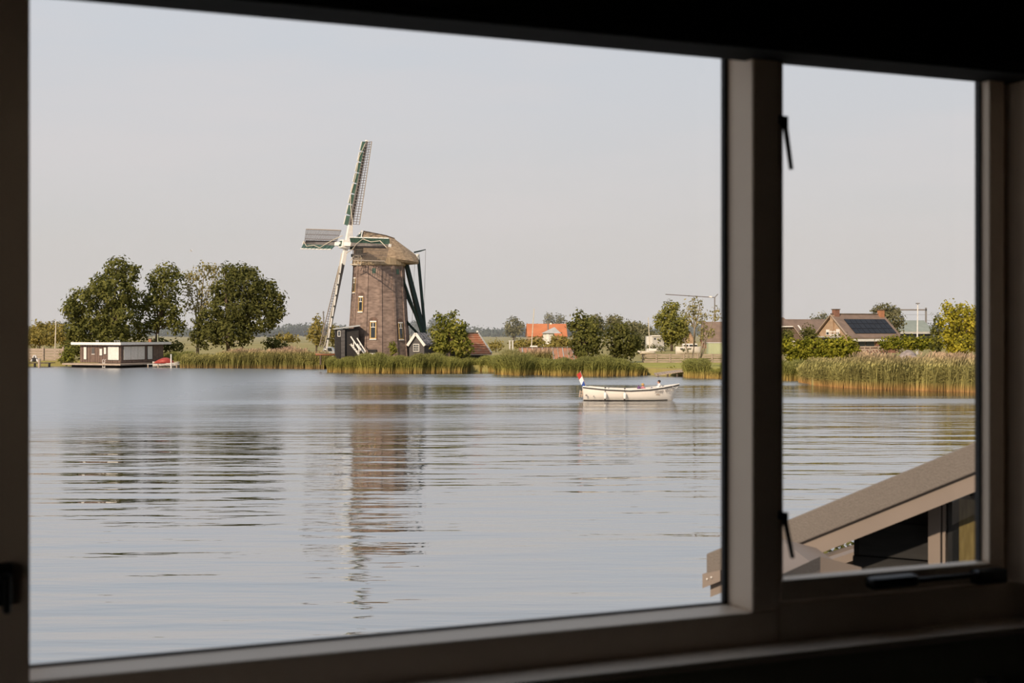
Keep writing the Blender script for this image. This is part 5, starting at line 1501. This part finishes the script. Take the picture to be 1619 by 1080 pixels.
tree('bank_tree', 'dark round tree with a short trunk left of the plank fence', 171, 966, [(980, 522, 14, 11), (990, 541, 20, 18), (970, 540, 14, 16), (1002, 542, 9, 16), (985, 558, 20, 10), (962, 526, 7, 8)], 'leaf_dark', .36, 1.0, .65, .22, seed=26)
for i, (px_, py0, rx, ry, yy) in enumerate(((938, 507, 15, 10, 330), (972, 506, 11, 9, 345), (1000, 516, 16, 8, 335), (1022, 526, 14, 10, 310), (1012, 540, 14, 7, 270))):
    tree('background_tree', ['olive crown rising behind the dark leafy bank tree', 'grey green crown behind the gap of the bank trees', 'low grey crowns right of the bank trees', 'grey bushy tree above the grey shed', 'bush in front of the grey shed'][i], yy, px_, [(px_, py0, rx, ry), (px_ - rx * .5, py0 + ry * .8, rx * .8, ry), (px_ + rx * .6, py0 + ry * .8, rx * .8, ry)], 'leaf_grey', .5, .9, 1.0, .2, seed=40 + i)
tree('linden_tree', 'yellow green broad tree right of the grey shed', 262, 1062, [(1063, 485, 11, 7), (1056, 498, 15, 12), (1060, 520, 19, 18), (1074, 512, 13, 14), (1046, 510, 11, 12), (1060, 536, 16, 9), (1078, 530, 10, 12)], 'leaf_linden', .45, 1.0, .9, .25, seed=27)
tree('young_tree', 'slender many-stemmed young tree with loose leaves by the landing stage', 151, 1097, [(1095, 474, 7, 4), (1105, 479, 6, 6), (1088, 482, 6, 5), (1096, 489, 9, 6), (1106, 497, 8, 8), (1092, 499, 8, 6), (1100, 508, 10, 8), (1112, 518, 8, 9), (1083, 492, 4, 3), (1118, 529, 8, 7), (1131, 492, 5, 6), (1134, 503, 4, 5), (1120, 500, 3, 3), (1108, 533, 6, 6), (1127, 524, 6, 7), (1085, 508, 3, 3)], 'leaf_pale', .26, .42, .5, .12, 'bark_pale', seed=28,
     stems=[[(1095, 584), (1096, 560), (1099, 530), (1096, 500), (1095, 474)], [(1093, 584), (1088, 562), (1083, 540), (1082, 536)], [(1099, 584), (1107, 562), (1111, 540), (1113, 520), (1106, 480)], [(1101, 580), (1112, 556), (1118, 530), (1128, 505), (1132, 490)], [(1099, 520), (1090, 505), (1084, 492)], [(1097, 548), (1098, 520), (1104, 500), (1106, 482)]])
tree('round_bush', 'dark bush at the left edge before the clipped roof', 236, 1242, [(1240, 528, 9, 8), (1248, 532, 6, 8), (1236, 536, 8, 6)], 'leaf_oak', .42, 1, .8, .15, seed=50, cat='bush')
tree('round_bush', 'round clipped dark tree before the brown house', 232, 1279, [(1279, 525, 10, 11), (1276, 535, 10, 8), (1285, 534, 8, 7)], 'leaf_dark', .4, 1, .75, .16, seed=51)
tree('roof_tree', 'grey green tree rising behind the right chimney', 300, 1404, [(1398, 488, 12, 7), (1390, 491, 8, 7), (1410, 492, 12, 8), (1414, 506, 12, 13), (1402, 504, 12, 12), (1420, 518, 8, 10), (1384, 490, 5, 4)], 'leaf_grey', .5, .85, .9, .3, seed=52)
tree('far_crown', 'low olive crown above the brown house ridge', 400, 1298, [(1298, 502, 9, 4), (1288, 505, 6, 3), (1308, 505, 7, 3)], 'leaf_grey', .6, .9, 1.2, .2, seed=53)
tree('yellow_tree', 'bright yellow green tree at the right window edge', 136, 1518, [(1503, 492, 11, 9), (1524, 490, 13, 9), (1500, 511, 16, 13), (1530, 514, 22, 18), (1498, 534, 13, 11), (1520, 540, 22, 14), (1546, 508, 18, 22), (1510, 552, 16, 8), (1496, 484, 4, 5), (1550, 540, 20, 18)], 'leaf_yellow', .27, 1.05, .5, .22, seed=54)
tree('dark_shrub', 'darker green tall shrub left of the yellow tree', 142, 1484, [(1486, 508, 8, 10), (1482, 522, 9, 10), (1486, 538, 8, 10), (1478, 548, 8, 8)], 'leaf_oak', .28, 1, .5, .14, seed=55, cat='bush')
rr = random.Random(3)
hl = [(px_, 548 + rr.uniform(-1, 2), 11, 12 + (4 if px_ > 1320 else 0)) for px_ in range(1160, 1330, 10)] + [(1335, 548, 18, 16), (1346, 552, 12, 12), (1330, 556, 20, 16)] + [(px_, 562, 12, 9) for px_ in range(1256, 1340, 12)]
tree('long_hedge', 'long thick yellow green hedge along the right bank', 150, 1290, hl, 'leaf_hedge', .30, 1.0, .55, .1, seed=56, cat='hedge')
tree('short_hedge', 'lower yellow green hedge right of the slat fence', 186, 1440, [(px_, 541 + (px_ % 3), 10, 9) for px_ in range(1400, 1486, 9)], 'leaf_hedge', .34, 1.0, .6, .1, seed=57, cat='hedge')
for i, (px_, py0, rx, ry, yy) in enumerate(((846, 541, 15, 7, 232), (884, 539, 15, 8, 240), (872, 547, 12, 5, 222), (822, 544, 12, 5, 236), (784, 545, 10, 4, 250), (905, 541, 10, 9, 235))):
    tree('field_shrub', ['olive shrub behind the tall bare mast', 'olive shrub before the white pavilion', 'low shrub just above the pantile ridge', 'low shrub right of the white meadow posts', 'low shrub right of the boathouse', 'shrub left of the dark bank tree'][i], yy, px_, [(px_, py0, rx * .8, ry * .8), (px_ - rx * .6, py0 + 2, rx * .6, ry * .6), (px_ + rx * .6, py0 + 2, rx * .6, ry * .6)], 'leaf_olive', .42, .9, .8, .1, seed=60 + i, cat='bush')
for i, (px_, py0, rx, ry, yy) in enumerate(((1060, 584, 6, 5, 148), (1046, 551, 8, 4, 240), (1030, 549, 10, 4, 245), (1084, 553, 6, 3, 200))):
    tree('grass_tussock', ['small green tuft on the grass bank', 'grey shrub on the meadow left of the cruiser', 'low shrub at the foot of the leaning mast', 'weedy clump before the cabin cruiser'][i], yy, px_, [(px_, py0, rx * .8, ry * .8)], 'leaf_fresh' if i == 0 else 'leaf_grey', .28, .9, .5, .06, seed=70 + i, cat='bush')
# far woods on the horizon
rng = np.random.default_rng(5)
lb = []
for px_ in range(-300, 1950, 6):
    yy = 760 + 60 * math.sin(px_ * .013)
    top = 517 + 2.0 * math.sin(px_ * .05) + 1.5 * math.sin(px_ * .017 + 1) + rng.uniform(-1.2, 1.2)
    if 645 < px_ < 662: top = 509
    if 682 < px_ < 704: top = 504
    if 80 < px_ < 110: top = 511
    if 440 < px_ < 545: top -= 3
    k_ = yy / F
    h_ = (531 - top) * k_
    lb.append(((gx(px_, yy), yy, LAND + h_ * .5), (5.5 * k_, 4, h_ * .5)))
V, Q = leaves(rng, lb, 1.3, .75, 2.0)
tag(np_mesh('treeline', M['leaf_far'], V, Q), 'long hazy grey green line of woods on the horizon', 'trees', None, 'stuff')

# thin summer haze over the far fields
hm = bpy.data.materials.new('haze')
hm.use_nodes = True
hm.node_tree.nodes.clear()
vs = hm.node_tree.nodes.new('ShaderNodeVolumeScatter')
vs.inputs['Density'].default_value = .0008
vs.inputs['Color'].default_value = (.93, .96, 1, 1)
ho = hm.node_tree.nodes.new('ShaderNodeOutputMaterial')
hm.node_tree.links.new(vs.outputs[0], ho.inputs['Volume'])
tag(MB().box(-700, 700, 350, 900, .75, 60).build('haze', hm), 'thin pale haze over the far fields and woods', 'haze', None, 'stuff')
# ------------------------------------------------------------------ reeds
def wide(pairs): return pairs
reeds('reed_bed', 'green reeds between the houseboat and the dense tree', [(228, 576), (262, 577.5), (300, 581)], 5, [1.6, 1.7, 2.0], 5200, 'reed_green', 1)
reeds('reed_bed', 'yellow green reeds with pink plumes under the dense tree', [(284, 582), (400, 582.5), (512, 583.5)], 6, [1.5, 1.9, 2.35, 2.3, 2.1], 15000, 'reed_plume', 2, plume=.22)
reeds('reed_bed', 'thick green reeds in front of the windmill', [(517, 588.5), (600, 590), (650, 590), (738, 588.5)], 5, [1.7, 1.9, 2.1, 2.0, 1.95, 1.7], 19000, 'reed_green', 3)
reeds('plume_reeds', 'row of pink plumed reeds at the foot of the mill', [(545, 583), (620, 584), (660, 583)], 2, [2.4, 2.5, 2.4], 2600, 'reed_plume', 4, plume=.6)
reeds('reed_bed', 'low green sedge in the gap right of the boathouse', [(738, 587), (786, 588)], 4, [1.7, 1.55, 1.8], 4800, 'reed_green', 5)
reeds('reed_bed', 'dense bushy green reed clump in the middle of the shore', [(783, 592), (820, 593.5), (858, 592.5)], 5, [1.7, 2.35, 2.5, 2.3, 1.6], 9000, 'reed_green', 6, lean=.26)
reeds('plume_reeds', 'dry tan reeds between the bushy clump and the pantile shed', [(835, 586), (868, 586)], 3, [2.0, 2.4, 2.2], 2400, 'reed_plume', 7, plume=.4)
reeds('reed_bed', 'tall dark green reeds left of the grass bank', [(858, 593.5), (930, 594.5), (1004, 594), (1022, 593)], 5, [1.5, 1.95, 2.0, 1.9, 1.5, .8], 14000, 'reed_green', 8)
reeds('reed_tuft', 'tuft of green reeds at the foot of the young tree', [(1086, 597), (1120, 598)], 3, [1.6, 2.2, 2.0], 4200, 'reed_green', 9)
reeds('reed_tuft', 'short reeds right of the young tree', [(1118, 598), (1150, 599)], 3, [1.1, 1.0], 2600, 'reed_green', 10)
reeds('reed_bed', 'reeds behind the mullion and left of the dinghy', [(1150, 599), (1232, 602), (1276, 602.5)], 5, [1.5, 2.1, 2.2, 1.9], 9000, 'reed_green', 11)
reeds('reed_bed', 'tallest pale reeds across the right bank', [(1288, 609), (1330, 613), (1400, 616), (1470, 618), (1540, 620.5), (1640, 625)], 7, [1.6, 2.2, 2.5, 2.62, 2.6, 2.6], 24000, 'reed_tall', 12, width=.05, plume=.5)
reeds('reed_bed', 'reeds along the shore at the far left beyond the quay', [(-420, 579), (-150, 579), (25, 579)], 6, [1.7, 2.0, 1.8, 2.0], 9000, 'reed_plume', 14, width=.09, plume=.2)
reeds('grass_strip', 'short grass along the top of the bank by the fence', [(1015, 576), (1240, 577)], 2.5, [1.0, 1.05], 3000, 'grass', 13, width=.05)

# ------------------------------------------------------------------ neighbouring boarded house, seen low through the right window
NY = 6.5
nb_ = thing('neighbour_house', 'neighbouring dark boarded house with a taupe roof edge low at right', 'house', (gx(1450, 7), 7.5, 0))
NO = P(1116.5, 876, NY)
NG, NB = Vector((.857, -.515, 0)).normalized(), Vector((.515, .857, 0)).normalized()
def nx(px, y=0):            # place along the gable that shows on a picture column
    r = (px - CX) / F
    q = NO + NB * y
    return (r * q.y - q.x) / (NG.x - r * NG.y)
qe = NO + NG * nx(1540)
NSL = (gz(700, qe.y) - NO.z) / nx(1540)
def NE(x, dz, y=0): return NO + NG * x + NB * y + Vector((0, 0, x * NSL + dz))
XR = 2.6
MB().hexa([NE(0, -.125), NE(XR, -.125), NE(XR, -.125, 5), NE(0, -.125, 5), NE(0, 0), NE(XR, 0), NE(XR, 0, 5), NE(0, 0, 5)]).build('roof_edge', M['taupe_felt'], nb_, bevel=.006)
MB().prism([NE(XR, -.125), NE(XR + 2.6, -.125 - 2.6 * 2 * NSL), NE(XR + 2.6, -2.6 * 2 * NSL), NE(XR, 0)], NB * 5).build('far_slope', M['taupe_felt'], nb_)
MB().hexa([NE(.01, -.205, .025), NE(XR, -.205, .025), NE(XR, -.205, .06), NE(.01, -.205, .06), NE(.01, -.125, .025), NE(XR, -.125, .025), NE(XR, -.125, .06), NE(.01, -.125, .06)]).build('barge_board', M['taupe_board'], nb_)
ec = MB().hexa([NE(-.012, -.150, -.015), NE(.075, -.150, -.015), NE(.075, -.150, .02), NE(-.012, -.150, .02), NE(-.012, -.085, -.015), NE(.075, -.10, -.015), NE(.075, -.10, .02), NE(-.012, -.085, .02)]).build('end_cap', M['taupe_board'], nb_)
for x in (.013, .034):
    MB().ell(NE(x, -.117, -.02), (.0045, .0045, .0045), 8, 5).build('screw', M['mill_white'], ec)
SB = .32                    # the boarded gable stands back under the eave
WX0 = nx(1350, SB)
def NWp(x, y, z): return Vector((NO.x, NO.y, 0)) + NG * x + NB * y + Vector((0, 0, z))
def sof(x): return NO.z + x * NSL - .13
for i in range(13):
    z0, z1 = 2.5 + i * .16, 2.5 + i * .16 + .15
    xa = max(WX0, (z1 + .13 - NO.z) / NSL)
    if xa < XR: MB().hexa([NWp(xa, SB - .03, z0), NWp(XR, SB - .03, z0), NWp(XR, SB, z0), NWp(xa, SB, z0), NWp(xa, SB - .015, z1), NWp(XR, SB - .015, z1), NWp(XR, SB, z1), NWp(xa, SB, z1)]).build('cladding_board', M['black_clad'], nb_)
MB().prism([NWp(WX0, SB, -.5), NWp(XR + 2.4, SB, -.5), NWp(XR + 2.4, SB, sof(XR) - 2.4 * NSL), NWp(XR, SB, sof(XR)), NWp(WX0, SB, sof(WX0))], NB * 4).build('wall', M['black_clad'], nb_)
zc = gz(768, (NO + NG * nx(1500, SB) + NB * SB).y)
w7 = lambda p: nx(p, SB)
f = MB().box(w7(1474), w7(1493), SB - .07, SB, 2.4, zc, NWp).build('window_post', M['taupe_board'], nb_)
MB().box(w7(1495.5), w7(1500), SB - .06, SB, 2.4, zc, NWp).build('window_bead', M['taupe_board'], f)
f = MB().box(w7(1502), w7(1600), SB - .04, SB + .01, 2.5, zc, NWp).build('window_frame', M['black_metal'], nb_)
MB().box(w7(1521), w7(1590), SB - .052, SB - .04, 2.6, zc - .05, NWp).build('reed_reflection', M['straw'], f)  # coloured panel standing in for golden reeds reflected in the pane
MB().box(w7(1511), w7(1595), SB - .065, SB - .060, 2.55, zc - .03, NWp).build('pane', M['house_glass'], f)
# low lean-to, deck rail and stored boards under the eave
lt_ = thing('canopy_roof', 'small brown canopy roof just outside the bottom of the right window', 'roof', P(1290, 900, 5.2))
a0, a1, a2 = P(1228, 912, 5.0), P(1297, 880, 5.3), P(1362, 897, 5.4)
b0, b1, b2_ = (p + Vector((.05, .8, -.22)) for p in (a0, a1, a2))
MB().hexa([a0, a1, b1, b0] + [p + Vector((0, 0, -.05)) for p in (a0, a1, b1, b0)]).build('left_slope', M['taupe_felt'], lt_)
MB().hexa([a1, a2, b2_, b1] + [p + Vector((0, 0, -.05)) for p in (a1, a2, b2_, b1)]).build('right_slope', M['taupe_board'], lt_)
MB().prism([a0 - Vector((0, 0, .05)), a1 - Vector((0, 0, .05)), a2 - Vector((0, 0, .05)), a2 - Vector((0, 0, 3.0)), a0 - Vector((0, 0, 3.0))], (0, .8, 0)).build('gable_board', M['taupe_board'], lt_)
ds = thing('deck_beam', 'pale beam of the neighbouring deck under the eave', 'beam', P(1330, 884, 9))
MB().beam(P(1300, 893, 9), P(1400, 860, 9), .10, .05).build('top_board', M['taupe_board'], ds)
MB().beam(P(1290, 898, 9.1), P(1400, 864, 9.1), .10, .12).build('side_board', M['bark'], ds)
for px_ in (1360, 1390): MB().beam((gx(px_, 9.2), 9.2, -.6), (gx(px_, 9.2), 9.2, gz(880, 9.2)), .08, .08, up=(0, 1, 0)).build('pile', M['bark'], ds)
tree('clipped_shrub', 'dark shrub in the shade under the neighbouring eave', 13, 1330, [(1318, 876, 22, 8), (1345, 868, 22, 10)], 'leaf_dark', .06, 1, .12, .02, seed=80, cat='bush', base_z=.6)
# gull
gl = thing('gull', 'tiny gull flying above the trees on the left', 'bird', P(302, 397, 190))
MB().ell(P(302, 397, 190), (.16, .07, .06), 8, 6).build('body', M['cloth_white'], gl)
for s in (-1, 1): MB().prism([P(302, 397, 190), P(302, 397, 190) + Vector((.12, 0, .02)), P(302, 397, 190) + Vector((.1 * s, s * .1, .2)), P(302, 397, 190) + Vector((-.02, s * .35, .16))], (0, 0, .02)).build('wing', M['cloth_white'], gl)
